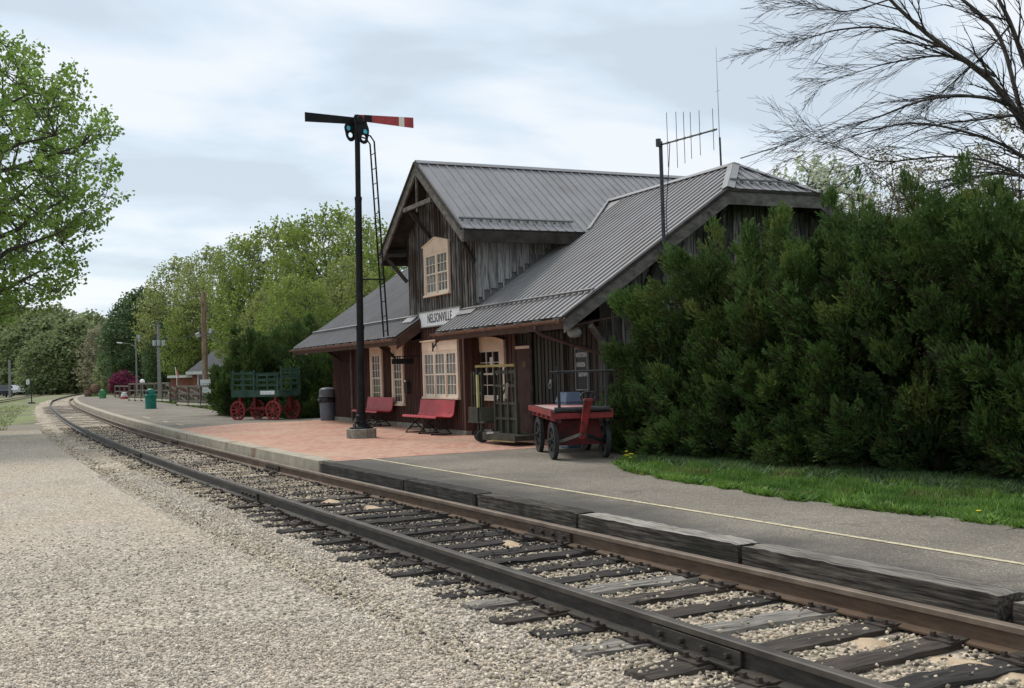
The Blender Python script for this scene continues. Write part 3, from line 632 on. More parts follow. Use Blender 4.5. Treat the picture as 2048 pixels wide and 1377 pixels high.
n = 16000; X = -47.5 - 55 * g.uniform(0, 1, n) ** 1.2; Y = g.uniform(-14, 1, n) * (-X / 50) + 2; kk = Y < np.interp(-X, [46, 70, 150], [.8, 2.0, 6.5]); X, Y = X[kk], Y[kk]
blades('grass', np.stack([X, Y, np.full(len(X), -.01)], 1), np.random.default_rng(4).uniform(.02, .08, len(X)), 'grass_pale', 13, .04, 'patchy pale grass left of the far curve of the track', .8)
n = 2500; q = g.uniform(0, 1, n); X = -49 - q * 52; Y = np.interp(X, [-105, -49], [11.9, 10.1]) + g.uniform(0, 5, n)
blades('grass', np.stack([X, Y, np.full(n, 0.)], 1), g.uniform(.2, .5, n), 'grass', 12, .05, 'grass under the wooden ramp', .5)
# dandelions
for (x, y, z, lb) in ((-14.35, 8.85, .42, 'yellow flower cluster at the left tip of the lawn'), (-7.15, 8.15, .33, 'single yellow dandelion at the asphalt edge on the right')):
    t = thing('dandelion', lb, 'flower', (x, y, .27)); k = 6 if x < -10 else 1
    r = random.Random(3); mb = MB(); st = MB()
    for q in range(k):
        ax, ay, hz = r.uniform(-.12, .12), r.uniform(-.12, .12), z - .27 + r.uniform(-.06, .05) if k > 1 else .07
        for p_ in range(9): an = p_ * .7; mb.bar((ax, ay, hz), (ax + .024 * math.cos(an), ay + .024 * math.sin(an), hz + .008), .012, .004)
        st.tube([(ax, ay, 0), (ax, ay, hz)], .003, 4)
    mb.build('petals', 'dandelion', t); st.build('stem', 'grass', t)

# ================================================================== DEPOT
DO = Vector((-26.5, 14, .29))
depot = thing('depot', 'weathered wooden railway depot with grey metal roof and brown lower walls', 'depot', DO, world=True)
def part(mb, name, m, par=depot, bevel=0, smooth=False): return mb.build(name, m, par, org=DO, bevel=bevel, smooth=smooth)
YE, ZE, SL = 9.29, 2.68, .6667
def zr(y): return ZE + SL * (y - YE)
YR = 14.04; ZR = zr(YR); YB = 2 * YR - YE; XR, XL = -17.0, -35.65; YW, YWB = 10.42, 17.66; XWR, XWL = -17.7, -34.95
ZH = zr(12.91)  # clipped gable height
def under(y): return min(zr(y), zr(2 * YR - y), ZH + .0) - .10
def board_wall(mb, axis, plane, u0, u1, zb, zt, w_=.2, bw=.045, out=-1, bo=.022, seed=1, thick=.03, bz=None, step=False):
    r = random.Random(seed); n = max(1, round((u1 - u0) / w_)); w_ = (u1 - u0) / n
    zbf = zb if callable(zb) else (lambda u: zb); ztf = zt if callable(zt) else (lambda u: zt)
    def slab(a, b, za, zb2, ta, tb, o0, o1, var):
        P = []
        for z_a, z_b in ((za, zb2), (ta, tb)):
            for (u, o, z) in ((a, o1, z_a), (b, o1, z_b), (b, o0, z_b), (a, o0, z_a)):
                P.append((u, plane + out * o, z) if axis == 'x' else (plane + out * o, u, z))
        mb.hexa(P, var)
    for k in range(n):
        a, b = u0 + k * w_, u0 + (k + 1) * w_; d = r.uniform(0, .004); j = r.uniform(-.03, .03) if bz else 0
        if ztf((a + b) / 2) - zbf((a + b) / 2) < .02: continue
        if step:
            zc = zbf(b) + .10 + r.uniform(-.06, .07)
            if ztf(a) - zc > .03: slab(a + .001, b - .001, zc, zc, ztf(a), ztf(b), -thick, d, r.random())
            continue
        slab(a + .001, b - .001, zbf(a) + j, zbf(b) + j, ztf(a), ztf(b), -thick, d, r.random())
    for k in range(n + 1):
        u = min(max(u0 + k * w_, u0 + bw / 2), u1 - bw / 2); j = (r.uniform(-.10, .0) if bz else 0)
        if ztf(u) - zbf(u) < .05: continue
        if step:
            zc = zbf(u) + .0 + r.uniform(-.04, .08)
            if ztf(u) - zc > .03: slab(u - bw / 2, u + bw / 2, zc, zc, ztf(u), ztf(u), .0045, bo, r.random())
            continue
        slab(u - bw / 2, u + bw / 2, zbf(u) + j, zbf(u) + j, ztf(u), ztf(u), .0045, bo, r.random())
    return mb
# --- walls
mb = MB(); board_wall(mb, 'x', YW, XWL, -25.9, .30, under(YW) + .05, .11, .03, seed=2); part(mb, 'front_wall', 'brown_boards'); mb = MB(); board_wall(mb, 'x', YW, -23.1, -21.35, .30, under(YW) + .05, .19, .035, seed=3); part(mb, 'front_wall', 'brown_boards')
mb = MB(); board_wall(mb, 'x', YW, -21.35, XWR, .30, under(YW) + .05, .18, .04, seed=4); part(mb, 'front_wall', 'dark_boards')
YBAY = 10.0
mb = MB(); board_wall(mb, 'x', YBAY, -25.9, -23.1, .30, 3.17, .11, .03, seed=5)
mb.box(-25.9, -25.87, YBAY + .03, YW, .3, 3.17); board_wall(mb, 'y', -23.1, YBAY, YW, .3, 2.9, .14, .03, out=1, seed=6); mb.box(-23.16, -23.08, YBAY - .045, YBAY + .02, .3, 2.9)
part(mb, 'bay_wall', 'brown_boards')
mb = MB(); board_wall(mb, 'y', XWR, YW, YWB, .25, lambda u: under(u), .24, .05, out=1, seed=7); part(mb, 'end_wall', 'grey_boards')
mb = MB(); board_wall(mb, 'y', XWL, YW, YWB, .25, lambda u: under(u), .4, .05, out=-1, seed=8); mb.box(XWL, XWR, YWB, YWB + .05, .25, zr(YE + .9)); part(mb, 'end_wall', 'grey_boards')
XD, ZD, SD = -24.5, 6.79, .715; XDR, XDL = -21.8, -27.2; YDF = 9.45; YDW = 10.0; WX0, WX1 = -26.6, -22.4
def zd(x): return ZD - SD * abs(x - XD)
mb = MB(); board_wall(mb, 'x', YDW, WX0, WX1, lambda u: 3.19 if -25.9 < u < -23.1 else 3.17, lambda u: zd(u) - .09, .155, .035, seed=9); part(mb, 'dormer_front_wall', 'grey_boards')
mb = MB(); board_wall(mb, 'y', WX1, YDW, 12.75, lambda u: zr(u) + .05, zd(WX1) - .05, .17, .045, out=1, seed=10, step=True); part(mb, 'dormer_side_wall', 'pale_boards')
mb = MB(); mb.prism([(WX1 - .05, YDW, zr(YDW) - .05), (WX1 - .05, 12.9, zr(12.9) - .05), (WX1 - .05, 12.9, zd(WX1) - .05), (WX1 - .05, YDW, zd(WX1) - .05)], (.012, 0, 0)); part(mb, 'step_flashing', 'guard_shade_flashing')
mb = MB(); board_wall(mb, 'y', WX0, YDW, 12.7, lambda u: zr(u) + .02, zd(WX0) - .05, .3, .045, out=-1, seed=11); part(mb, 'dormer_side_wall', 'grey_boards')
mb = MB(); board_wall(mb, 'x', 2 * YR - YDW, WX0, WX1, 3.2, lambda u: zd(u) - .09, .3, .04, out=1, seed=12); part(mb, 'dormer_back_wall', 'grey_boards')
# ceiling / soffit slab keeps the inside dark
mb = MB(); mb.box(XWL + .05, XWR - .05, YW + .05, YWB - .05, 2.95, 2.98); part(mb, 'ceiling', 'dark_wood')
# --- roof panels with ribs
def roof_panel(poly, nrm_, ribs, name, seamdir, t=.05):
    mb = MB(); n = Vector(nrm_).normalized(); mb.prism([Vector(p) - n * t for p in poly], n * t); k_ = len(mb.m) - len(poly) - 2; mb.m = [1] * len(mb.m)
    bi = max(range(2), key=lambda q: sum((Vector(mb.v[i]) for i in mb.f[q]), Vector()).dot(n) / len(mb.f[q])); mb.m[bi] = 0; mb.cur = 0
    for a, b in ribs:
        a = Vector(a) + n * .008; b = Vector(b) + n * .008; mb.bar(a, b, .034, .036, up=n)
    return mb
nf = Vector((0, -SL, 1)); nb_ = Vector((0, SL, 1))
def yedge_right(x): return YR if x <= -18.26 else 12.91 + (YR - 12.91) * (-17.0 - x) / (18.26 - 17.0)
def frange(a, b, s):
    o = []; 
    while a < b: o.append(a); a += s
    return o
def P(x, y): return (x, y, zr(y))
def Pb(x, y): return (x, y, zr(2 * YR - y))
ribs = [((x, YE, zr(YE)), (x, yedge_right(x) - .02, zr(yedge_right(x) - .02))) for x in frange(-23.05, -17.02, .229) if not (x < WX1 - .02)] + [((x, YE, zr(YE)), (x, 9.97 if x < -23.1 + .0 else 9.98, zr(9.97))) for x in frange(-23.05, WX1 - .02, .229)]
mb = roof_panel([P(-23.12, YE), P(-17, YE), P(-17, 12.91), P(-18.26, YR), P(-23.12, YR)], nf, ribs, 'roof', None)
part(mb, 'roof', ['roof_metal', 'dark_wood'])
def yedge_left(x): return YR if x >= XL + 1.26 else 12.91 + (YR - 12.91) * (x - XL) / 1.26
ribs = [((x, YE, zr(YE)), (x, yedge_left(x) - .02, zr(yedge_left(x) - .02)) if x < WX0 else (x, 9.97, zr(9.97))) for x in frange(XL + .02, -25.76, .229)]
mb = roof_panel([P(XL, YE), P(-25.75, YE), P(-25.75, YR), P(XL + 1.26, YR), P(XL, 12.91)], nf, ribs, 'roof', None); part(mb, 'roof', ['roof_metal', 'dark_wood'])
YJ2 = 2 * YR - 12.91
mb = roof_panel([Pb(XL, YJ2), Pb(XL + 1.26, YR), Pb(XR - 1.26, YR), Pb(XR, YJ2), Pb(XR, YB), Pb(XL, YB)], nb_, [], 'roof', None); part(mb, 'roof', ['roof_metal', 'dark_wood'])
for sx, xe in ((1, XR), (-1, XL)):
    xi = xe - sx * 1.26; A, B, C = Vector((xe, 12.91, ZH)), Vector((xe, YJ2, ZH)), Vector((xi, YR, ZR))
    n = (B - A).cross(C - A).normalized(); n = n if n.z > 0 else -n; ribs = []
    for k in range(1, 10):
        y = 12.91 + .226 * k
        if y > YJ2 - .05: break
        t = 1 - abs(y - YR) / (YR - 12.91); ribs.append(((xe, y, ZH), Vector((xe, y, ZH)).lerp(Vector((xi, y, ZR)), t * .97)))
    e = [A - n * 0, B, C] if sx > 0 else [B, A, C]
    mb = roof_panel(e, n, ribs, 'hip', None); part(mb, 'hip_roof', ['roof_metal_cross', 'dark_wood'])
# dormer roof
for s in (1, -1):
    xe = XD + s * (XD - XDL); n = Vector((s * SD, 0, 1)); yb = 2 * YR - YDF
    pl = [(XD, YDF, ZD), (XD, yb, ZD), (xe, yb, zd(xe)), (xe, YDF, zd(xe))]
    ribs = [((xe, y, zd(xe)), (XD + s * .03, y, ZD - SD * .03)) for y in frange(YDF + .05, yb, .229)]
    mb = roof_panel(pl if s > 0 else pl[::-1], n, ribs, 'dormer_roof', None); part(mb, 'dormer_roof', ['roof_metal_cross', 'dark_wood'])
# ridge caps, rake trim, valleys, snow guards
mb = MB()
def cap(mb, a, b, n1, n2, w_=.15, lift=.032, t=.012):
    a = Vector(a); b = Vector(b); d = (b - a).normalized()
    for n, s in ((Vector(n1).normalized(), 1), (Vector(n2).normalized(), -1)):
        side = n.cross(d) * s
        if side.z > 0: side = -side
        a0, b0 = a + Vector((0, 0, lift + .01)), b + Vector((0, 0, lift + .01))
        mb.prism([a0, b0, b0 + side * w_, a0 + side * w_], n * t)
cap(mb, (XD, YDF - .01, ZD), (XD, 2 * YR - YDF, ZD), (SD, 0, 1), (-SD, 0, 1))
cap(mb, (-23.35, YR, ZR), (XR - 1.26, YR, ZR), nf, nb_); cap(mb, (XL + 1.26, YR, ZR), (-25.6, YR, ZR), nf, nb_)
for sx, xe in ((1, XR), (-1, XL)):
    xi = xe - sx * 1.26
    nh = Vector((sx * (ZR - ZH) / 1.26, 0, 1))
    cap(mb, (xe, 12.91, ZH), (xi, YR, ZR), nf, nh, .13); cap(mb, (xe, YJ2, ZH), (xi, YR, ZR), nb_, nh, .13)
part(mb, 'ridge_cap', 'roof_metal')
mb = MB()
va, vb = Vector((-21.82, 12.57, 4.885)), Vector((-23.3, YR, ZR + .02)); nv = nf.normalized()
dv = (vb - va).normalized(); side = nv.cross(dv); side = side if side.x > 0 else -side
mb.prism([va + nv * .03, vb + nv * .03, vb + nv * .03 + side * .11, va + nv * .03 + side * .11], nv * .01)
for xa, xb in ((WX0 - .02, -25.93), (-23.05, WX1 + .22)): mb.prism([(xa, YDW - .03, zr(YDW) + .05), (xb, YDW - .03, zr(YDW) + .05), (xb, YDW - .24, zr(YDW - .21) + .028), (xa, YDW - .24, zr(YDW - .21) + .028)], (0, 0, .006))
part(mb, 'flashing', 'roof_metal')
def guard(x0, x1, y):
    mb = MB(); z = zr(y)
    mb.bar((x0, y, z + .075), (x1, y, z + .075), .05, .035, up=nf); 
    for x in frange(x0 + .06, x1, .229): mb.bar((x, y - .03, z + .01), (x, y + .03, z + .07), .05, .03)
    return mb
part(guard(-23.0, -17.05, YE + .62), 'snow_guard', 'guard_shade_flashing'); part(guard(XL + .02, -25.8, YE + .66), 'snow_guard', 'guard_shade_flashing')
mb = MB(); xg = XDR - .28; z = zd(xg); n = Vector((SD, 0, 1))
mb.bar((xg, YDF + .05, z + .07), (xg, 12.35, z + .07), .05, .035, up=n)
for y in frange(YDF + .12, 12.3, .229): mb.bar((xg + .03, y, z + .01), (xg - .03, y, z + .07), .05, .03)
part(mb, 'snow_guard', 'guard_shade_flashing')
mb = MB(); xg = XR - .3; z = ZH + (ZR - ZH) * .3 / 1.26
mb.bar((xg, 13.2, z + .07), (xg, YJ2 - .28, z + .07), .04, .035)
for y in frange(13.25, YJ2 - .3, .229): mb.bar((xg + .03, y, z), (xg - .03, y, z + .07), .05, .03)
part(mb, 'snow_guard', 'guard_shade_flashing')
# barge boards
def barge(pts, plane, axis, h, t=.05):
    mb = MB()
    for (u0, z0), (u1, z1) in zip(pts[:-1], pts[1:]):
        q = [(u0, z0 - .03), (u1, z1 - .03), (u1, z1 - .03 - h), (u0, z0 - .03 - h)]
        mb.prism([(plane, u, z) if axis == 'y' else (u, plane, z) for u, z in q], (t, 0, 0) if axis == 'y' else (0, t, 0))
    return mb
endp = [(YE - .02, zr(YE) + .0), (12.91, ZH + .0), (YJ2, ZH), (YB, zr(YE))]
part(barge(endp, XR - .03, 'y', .27), 'barge_board', 'rake_wood'); part(barge(endp, XL - .02, 'y', .27), 'barge_board', 'rake_wood')
tr = MB()
for (u0, z0), (u1, z1) in zip(endp[:-1], endp[1:]): tr.bar((XR + .012, u0, z0 - .02), (XR + .012, u1, z1 - .02), .06, .06)
part(tr, 'barge_trim', 'dark_wood')
dpt = [(XDL, zd(XDL)), (XD, ZD), (XDR, zd(XDR))]
part(barge(dpt, YDF - .02, 'x', .27), 'barge_board', 'rake_wood'); part(barge(dpt, 2 * YR - YDF - .03, 'x', .27), 'barge_board', 'rake_wood')
tr = MB()
for (u0, z0), (u1, z1) in zip(dpt[:-1], dpt[1:]): tr.bar((u0, YDF - .03, z0 - .015), (u1, YDF - .03, z1 - .015), .05, .05)
part(tr, 'barge_trim', 'dark_wood')
mb = MB(); mb.box(XDR - .05, XDR - .005, YDF + .03, 2 * YR - YDF - .03, zd(XDR) - .29, zd(XDR) - .04); part(mb, 'fascia', 'dark_wood'); mb = MB(); mb.box(XDL + .005, XDL + .05, YDF + .03, 2 * YR - YDF - .03, zd(XDL) - .29, zd(XDL) - .04); part(mb, 'fascia', 'dark_wood')
# left-roof cut board beside the bay, right cut board
mb = MB(); mb.prism([(-25.75, YE, zr(YE) - .05), (-25.75, YDW, zr(YDW) - .05), (-25.75, YDW, zr(YDW) - .33), (-25.75, YE, zr(YE) - .33)], (.05, 0, 0)); part(mb, 'barge_board', 'brown_trim'); mb = MB(); mb.prism([(-23.17, YE, zr(YE) - .05), (-23.17, YDW, zr(YDW) - .05), (-23.17, YDW, zr(YDW) - .28), (-23.17, YE, zr(YE) - .28)], (.045, 0, 0)); part(mb, 'barge_board', 'brown_trim')
# eave fascia + soffit
mb = MB()
for a, b in ((XL + .04, -25.76), (-23.12, XR - .04)):
    mb.box(a, b, YE + .01, YE + .05, ZE - .22, ZE - .055); mb.prism([(a, YE + .05, ZE - .2), (b, YE + .05, ZE - .2), (b, YW, ZE - .02), (a, YW, ZE - .02)], (0, 0, .02))
mb.box(XL + .04, XR - .04, YB - .05, YB - .01, ZE - .22, ZE - .055)
part(mb, 'eave_board', 'brown_trim')
# purlins/soffit at the clipped gable
mb = MB()
for y in (YE + .25, 11.2, 12.85, YJ2 + .05, 16.9):
    z = under(y) - .1; mb = MB(); mb.bar((XWR, y, z), (XR - .04, y, z), .09, .14); part(mb, 'purlin', 'dark_wood')
for x in (XDL + .3, XD, XDR - .3): mb = MB(); mb.bar((x, YDW, zd(x) - .17), (x, YDF + .03, zd(x) - .17), .1, .13); part(mb, 'purlin', 'dark_wood')
# collar beam with king post
mb = MB(); mb.bar((-25.42, YDF + .02, 5.76), (-23.6, YDF + .02, 5.76), .06, .10); part(mb, 'collar_beam', 'rake_wood')
mb = MB(); mb.bar((XD - .02, YDF + .02, 5.60), (XD - .02, YDF + .02, 6.5), .045, .045); mb.bar((XD + .12, YDF + .3, 5.75), (XD + .12, YDF + .3, 6.4), .05, .05); part(mb, 'king_post', 'rake_wood')
for (a, b) in (((XDL + .25, YDF + .05, 4.78), (WX0 - .02, YDW - .05, 4.1)), ((XDL + .35, YDF + .06, 4.8), (WX0, YDF + .5, 4.8)), ((XD - .55, YDF + .04, 5.68), (XD - .5, YDW - .02, 5.05)), ((XDR - .3, YDF + .06, 4.72), (WX1 + .02, YDW - .03, 4.2))):
    mb = MB(); mb.bar(a, b, .07, .09); part(mb, 'bracket', 'dark_wood')
for x in (-33.9, -28.9):      # eave brackets along the front
    mb = MB(); mb.bar((x, YE + .45, ZE + .0), (x, YW - .03, 2.2), .07, .08); part(mb, 'bracket', 'dark_wood')
for y, z in ((YE + .35, 2.72), (YW + .05, 1.9)): pass
mb = MB(); mb.bar((XR - .08, YE + .55, 2.52), (XWR + .04, YW + .12, 2.05), .07, .10); part(mb, 'bracket', 'rake_wood')
for y in (11.3, 12.9):
    mb = MB(); mb.bar((XR - .06, y, under(y) - .12), (XWR + .03, y, under(y) - .95), .08, .10); part(mb, 'bracket', 'dark_wood')
mb = MB(); mb.box(XWR - .02, XWR + .04, YW - .035, YW + .1, .28, 2.95); part(mb, 'corner_board', 'grey_boards')
mb = MB(); mb.box(XWL - .03, XWR + .02, YW - .05, YW + .1, .29, .42); mb.box(-25.93, -23.07, YBAY - .06, YBAY + .1, .29, .40); part(mb, 'sill_beam', 'stone_base', bevel=.01)
# gutters
for a, b, cnt in ((XL - .02, -25.7, 1), (-23.16, XR + .02, 2)):
    mb = MB(); pr = [(math.cos(t) * .062, math.sin(t) * .062) for t in [math.pi + math.pi * k / 8 for k in range(9)]]; pr2 = [(x * .82, z * .82) for x, z in pr[::-1]]
    poly = pr + pr2; mb.prism([(a, YE - .075 + y, ZE - .055 + z) for y, z in poly], (b - a, 0, 0)); mb.box(a, a + .004, YE - .137, YE - .013, ZE - .12, ZE - .055); mb.box(b - .004, b, YE - .137, YE - .013, ZE - .12, ZE - .055)
    gt = part(mb, 'gutter', 'gutter_copper')
    for x in frange(a + .4, b, .8): hm = MB(); hm.bar((x, YE - .15, ZE - .045), (x, YE + .03, ZE - .02), .02, .012); hm.bar((x, YE - .148, ZE - .045), (x, YE - .075, ZE - .125), .02, .01); hm.build('gutter_hanger', 'steel_light', gt, org=DO)
mb = MB(); mb.tube([(-18.0, YE - .075, ZE - .11), (-18.0, YE - .075, ZE - .22), (-17.95, YE + .02, ZE - .3), (-17.42, YW - .1, 1.98), (-17.4, YW - .08, 1.8), (-17.4, YW - .08, .4)], .038, 8); part(mb, 'downspout', 'brown_trim', smooth=True)
mb = MB(); mb.tube([(-32.75, YW - .09, 2.5), (-32.75, YW - .09, .35)], .035, 8); mb.box(-32.8, -32.7, YW - .13, YW - .02, 2.02, 2.08); part(mb, 'downspout', 'fence_wood')
mb = MB(); mb.tube([(-26.1, YW - .06, 2.6), (-26.1, YW - .06, .4)], .02, 6); part(mb, 'conduit', 'gutter_copper')

# --- windows
def window(x0, x1, z0, z1, y, units, cols, rows, head, header_h, trim=.11, bars=True, name='window'):
    mb = MB(); f = -.035
    yo = y - .05
    mb.box(x0, x0 + trim, yo, y + .01, z0, z1); mb.box(x1 - trim, x1, yo, y + .01, z0, z1)
    mb.box(x0 - .02, x1 + .02, yo - .03, y + .01, z0 - .05, z0)
    mb.box(x0 + trim, x1 - trim, yo + .004, y + .01, z1 - .05, z1)
    zt = z1 + header_h
    if head == 'flat': mb.box(x0, x1, yo - .004, y + .01, z1, zt); mb.box(x0 - .05, x1 + .05, yo - .045, y + .01, zt, zt + .035)
    elif head == 'pediment':
        mid = (x0 + x1) / 2; mb.prism([(x0, yo - .004, z1), (x1, yo - .004, z1), (x1, yo - .004, zt - .14), (mid, yo - .004, zt), (x0, yo - .004, zt - .14)], (0, .055, 0))
        for s, xx in ((1, x1 + .05), (-1, x0 - .05)): mb.bar((xx, y - .035, zt - .155), (mid + s * .0, y - .035, zt + .012), .085, .03)
    elif head == 'arch':
        n = 14; arc = [(x1 - (x1 - x0) * k / n, zt - .10 + .10 * (1 - (abs(k - n / 2) / (n / 2)) ** 2.2)) for k in range(n + 1)]
        mb.prism([(x0, yo - .004, z1), (x1, yo - .004, z1)] + [(a, yo - .004, b) for a, b in arc], (0, .055, 0))
        for (a, b), (c, d) in zip(arc[:-1], arc[1:]): mb.bar((a, y - .035, b + .01), (c, y - .035, d + .01), .075, .022)
    ix0, ix1 = x0 + trim, x1 - trim; uw = (ix1 - ix0 - (units - 1) * .07) / units
    for k in range(units - 1):
        a = ix0 + uw * (k + 1) + .07 * k; mb.box(a, a + .07, yo + .003, y + .01, z0, z1 - .05)
    wo_ = part(mb, name, 'cream_paint', bevel=.004)
    for k in range(units):
        a = ix0 + k * (uw + .07); b = a + uw; zm = (z0 + z1 - .05) / 2
        g_ = MB(); g_.box(a, b, y - .006, y - .001, z0, z1 - .05); g_.build('pane', 'glass', wo_, org=DO)
        sm = MB(); fr = .035
        for (za, zc, dy) in ((zm, z1 - .05, -.012), (z0, zm + .02, 0.0)):
            yy0, yy1 = y - .028 + dy * 0 + (.0 if dy else .006), y - .008 + (0 if dy else .001)
            if dy: yy0, yy1 = y - .040, y - .010
            fb = fr if dy else .07
            sm.box(a + .001, a + fr, yy0, yy1, za, zc); sm.box(b - fr, b - .001, yy0, yy1, za, zc)
            sm.box(a + fr, b - fr, yy0, yy1, za, za + (fb if not dy else .03)); sm.box(a + fr, b - fr, yy0, yy1, zc - .03, zc)
            zi0, zi1 = za + (.03 if dy else .07), zc - .03; xi0, xi1 = a + fr, b - fr
            for c in range(1, cols): xx = xi0 + (xi1 - xi0) * c / cols; sm.box(xx - .008, xx + .008, yy0 + .006, yy1, zi0, zi1)
            for q in range(1, rows): zz = zi0 + (zi1 - zi0) * q / rows; sm.box(xi0, xi1, yy0 + .004, yy1 - .002, zz - .008, zz + .008)
        sm.build('sash', 'sash_white', wo_, org=DO)
        if bars:
            bm_ = MB()
            for c in range(cols * 2): xx = a + .05 + (uw - .1) * (c + .5) / (cols * 2); bm_.box(xx - .009, xx + .009, y - .0075, y - .0062, z0 + .07, z1 - .09)
            bm_.build('blind', 'paper', wo_, org=DO)
    return wo_
window(-25.66, -23.42, 1.16, 2.27, YBAY - .02, 3, 3, 2, 'flat', .24)
wr = window(-23.78, -21.8, 1.13, 2.26, YW - .022, 1, 4, 2, 'arch', .25, trim=.24, bars=False); wr.location.x += .0
window(-31.02, -29.98, .95, 2.36, YW - .022, 1, 3, 3, 'flat', .18, trim=.16, bars=False)
window(-29.15, -28.22, .92, 2.30, YW - .022, 1, 3, 3, 'flat', .2, trim=.14, bars=False)
window(-25.38, -23.80, 3.65, 4.66, YDW - .022, 2, 3, 2, 'pediment', .34, trim=.1, bars=True)
mb = MB(); mb.box(-22.62, -22.42, YW - .035, YW - .031, 1.86, 2.06); mb.build('notice', 'paper', wr, org=DO)
mb = MB(); mb.box(-23.42, -23.1, YW - .0335, YW - .0305, 1.22, 1.45); mb.build('poster', 'dark_blue', wr, org=DO)
# doors
mb = MB(); mb.box(-21.2, -20.52, YW - .06, YW - .01, .33, 2.20); dr = part(mb, 'door', 'brown_trim', bevel=.004)
f2 = MB(); f2.box(-21.28, -21.2, YW - .075, YW, .3, 2.6); f2.build('door_frame', 'brown_trim', dr, org=DO); f3 = MB(); f3.box(-21.2, -20.5, YW - .08, YW, 2.2, 2.26); f3.build('lintel', 'cream_paint', dr, org=DO)
tn = text_at(text_mb('11', .16, .004, .9, .004), (-20.82, YW - .066, 1.86), (1, 0, 0), (0, 0, 1)); tn.build('lettering', 'dull_yellow', dr, org=DO)
mb = MB(); board_wall(mb, 'x', YW - .06, -20.35, -19.05, .33, 2.5, .16, .0, seed=31, thick=.04); dr = part(mb, 'freight_door', 'door_boards'); h = MB(); h.ring((-19.62, YW - .09, 1.42), (0, 1, 0), .05, .065, .015, 16); h.box(-19.66, -19.58, YW - .085, YW - .06, 1.46, 1.54); h.build('door_pull', 'steel_light', dr, org=DO)
mb = MB(); mb.box(-20.45, -20.35, YW - .12, YW - .01, .3, 2.62); part(mb, 'door_post', 'dark_wood'); mb = MB(); mb.box(-21.4, -17.75, YW - .13, YW - .02, 2.52, 2.60); part(mb, 'door_track', 'dark_wood')
# fittings on the walls
mb = MB(); mb.box(-28.0, -27.78, YW - .13, YW - .02, 1.22, 1.5); mb.box(-28.01, -27.77, YW - .14, YW - .02, 1.5, 1.53); part(mb, 'mailbox', 'dark_wood', bevel=.01); mb = MB(); mb.box(-27.95, -27.84, YW - .145, YW - .13, 1.52, 1.57); part(mb, 'mailbox_label', 'paper')
mb = MB(); mb.bar((-24.72, YBAY - .08, 2.44), (-24.6, YBAY - .2, 2.35), .03, .05); mb.bar((-24.6, YBAY - .2, 2.26), (-24.6, YBAY - .2, 2.47), .03, .03); part(mb, 'sign_hook', 'black_iron')
mb = MB(); mb.lathe([(.0, 0), (.09, .01), (.13, .06), (.13, .12), (.06, .2), (.02, .22)], 16, (XR - .22, YE + .3, 2.30)); part(mb, 'gable_lamp', 'pole_grey', smooth=True)
mb = MB(); mb.lathe([(.0, 0), (.05, .01), (.07, .06), (.05, .1), (.02, .12)], 14, (-35.3, 9.62, 2.46)); part(mb, 'eave_lamp', 'globe', smooth=True); mb = MB(); mb.bar((-35.3, 9.62, 2.58), (-35.3, 9.62, 2.8), .03, .03); part(mb, 'lamp_stem', 'black_iron')
mb = MB(); mb.lathe([(.0, 0), (.16, .0), (.16, .04), (.05, .06)], 16, (-20.0, 9.9, 2.5)); part(mb, 'soffit_lamp', 'steel_light')

# --- signs (things of their own)
def board(name, x0, x1, y, z0, z1, m, edge, label, cat='sign'):
    t = thing(name, label, cat, ((x0 + x1) / 2, y, z0), world=True)
    mb = MB(); mb.box(x0, x1, y - .02, y, z0, z1); mb.build('panel', m, t, bevel=.003)
    if edge:
        e = MB(); k = .025; e.box(x0 - k, x1 + k, y - .035, y + .01, z1, z1 + k); e.box(x0 - k, x1 + k, y - .035, y + .01, z0 - k, z0); e.box(x0 - k, x0, y - .035, y + .01, z0, z1); e.box(x1, x1 + k, y - .035, y + .01, z0, z1); e.build('frame', edge, t)
    return t
t = board('station_sign', -25.83, -23.2, YDW - .04, 2.89, 3.24, 'sign_white', 'pole_grey', 'long white station name board with black capitals under the dormer window')
tm = text_at(text_mb('NELSONVILLE', .31, .004, .75, .003), (-24.47, YDW - .062, 3.065), (1, 0, 0), (0, 0, 1)); tm.build('lettering', 'letter_black', t)
t = board('telegraph_sign', -18.56, -18.12, YW - .05, 1.35, 2.12, 'sign_black', 'pole_grey', 'small black wall sign with worn white capitals beside the freight door')
for k, (s, sz, dx_) in enumerate((('WESTERN', .12, 0), ('UNION', .12, -.03), ('EGRAPH', .11, .05))):
    tm = text_at(text_mb(s, sz, .003, .78, .004), (-18.34 + dx_, YW - .072, 2.0 - .185 * k), (1, 0, 0), (0, 0, 1)); tm.build('lettering', 'letter_grey', t)
t = thing('hanging_sign', 'small dark hanging sign on a bracket beside the left narrow windows', 'sign', (-27.2, 9.9, 2.0), world=True)
mb = MB(); mb.box(-27.05, -27.01, 9.62, 10.22, 2.0, 2.14); mb.build('panel', 'black_iron', t); mb = MB(); mb.tube([(-27.03, YW, 2.2), (-27.03, 9.6, 2.2)], .012, 6); mb.bar((-27.03, 9.7, 2.14), (-27.03, 9.7, 2.2), .01, .01); mb.bar((-27.03, 10.15, 2.14), (-27.03, 10.15, 2.2), .01, .01); mb.build('bracket', 'black_iron', t)

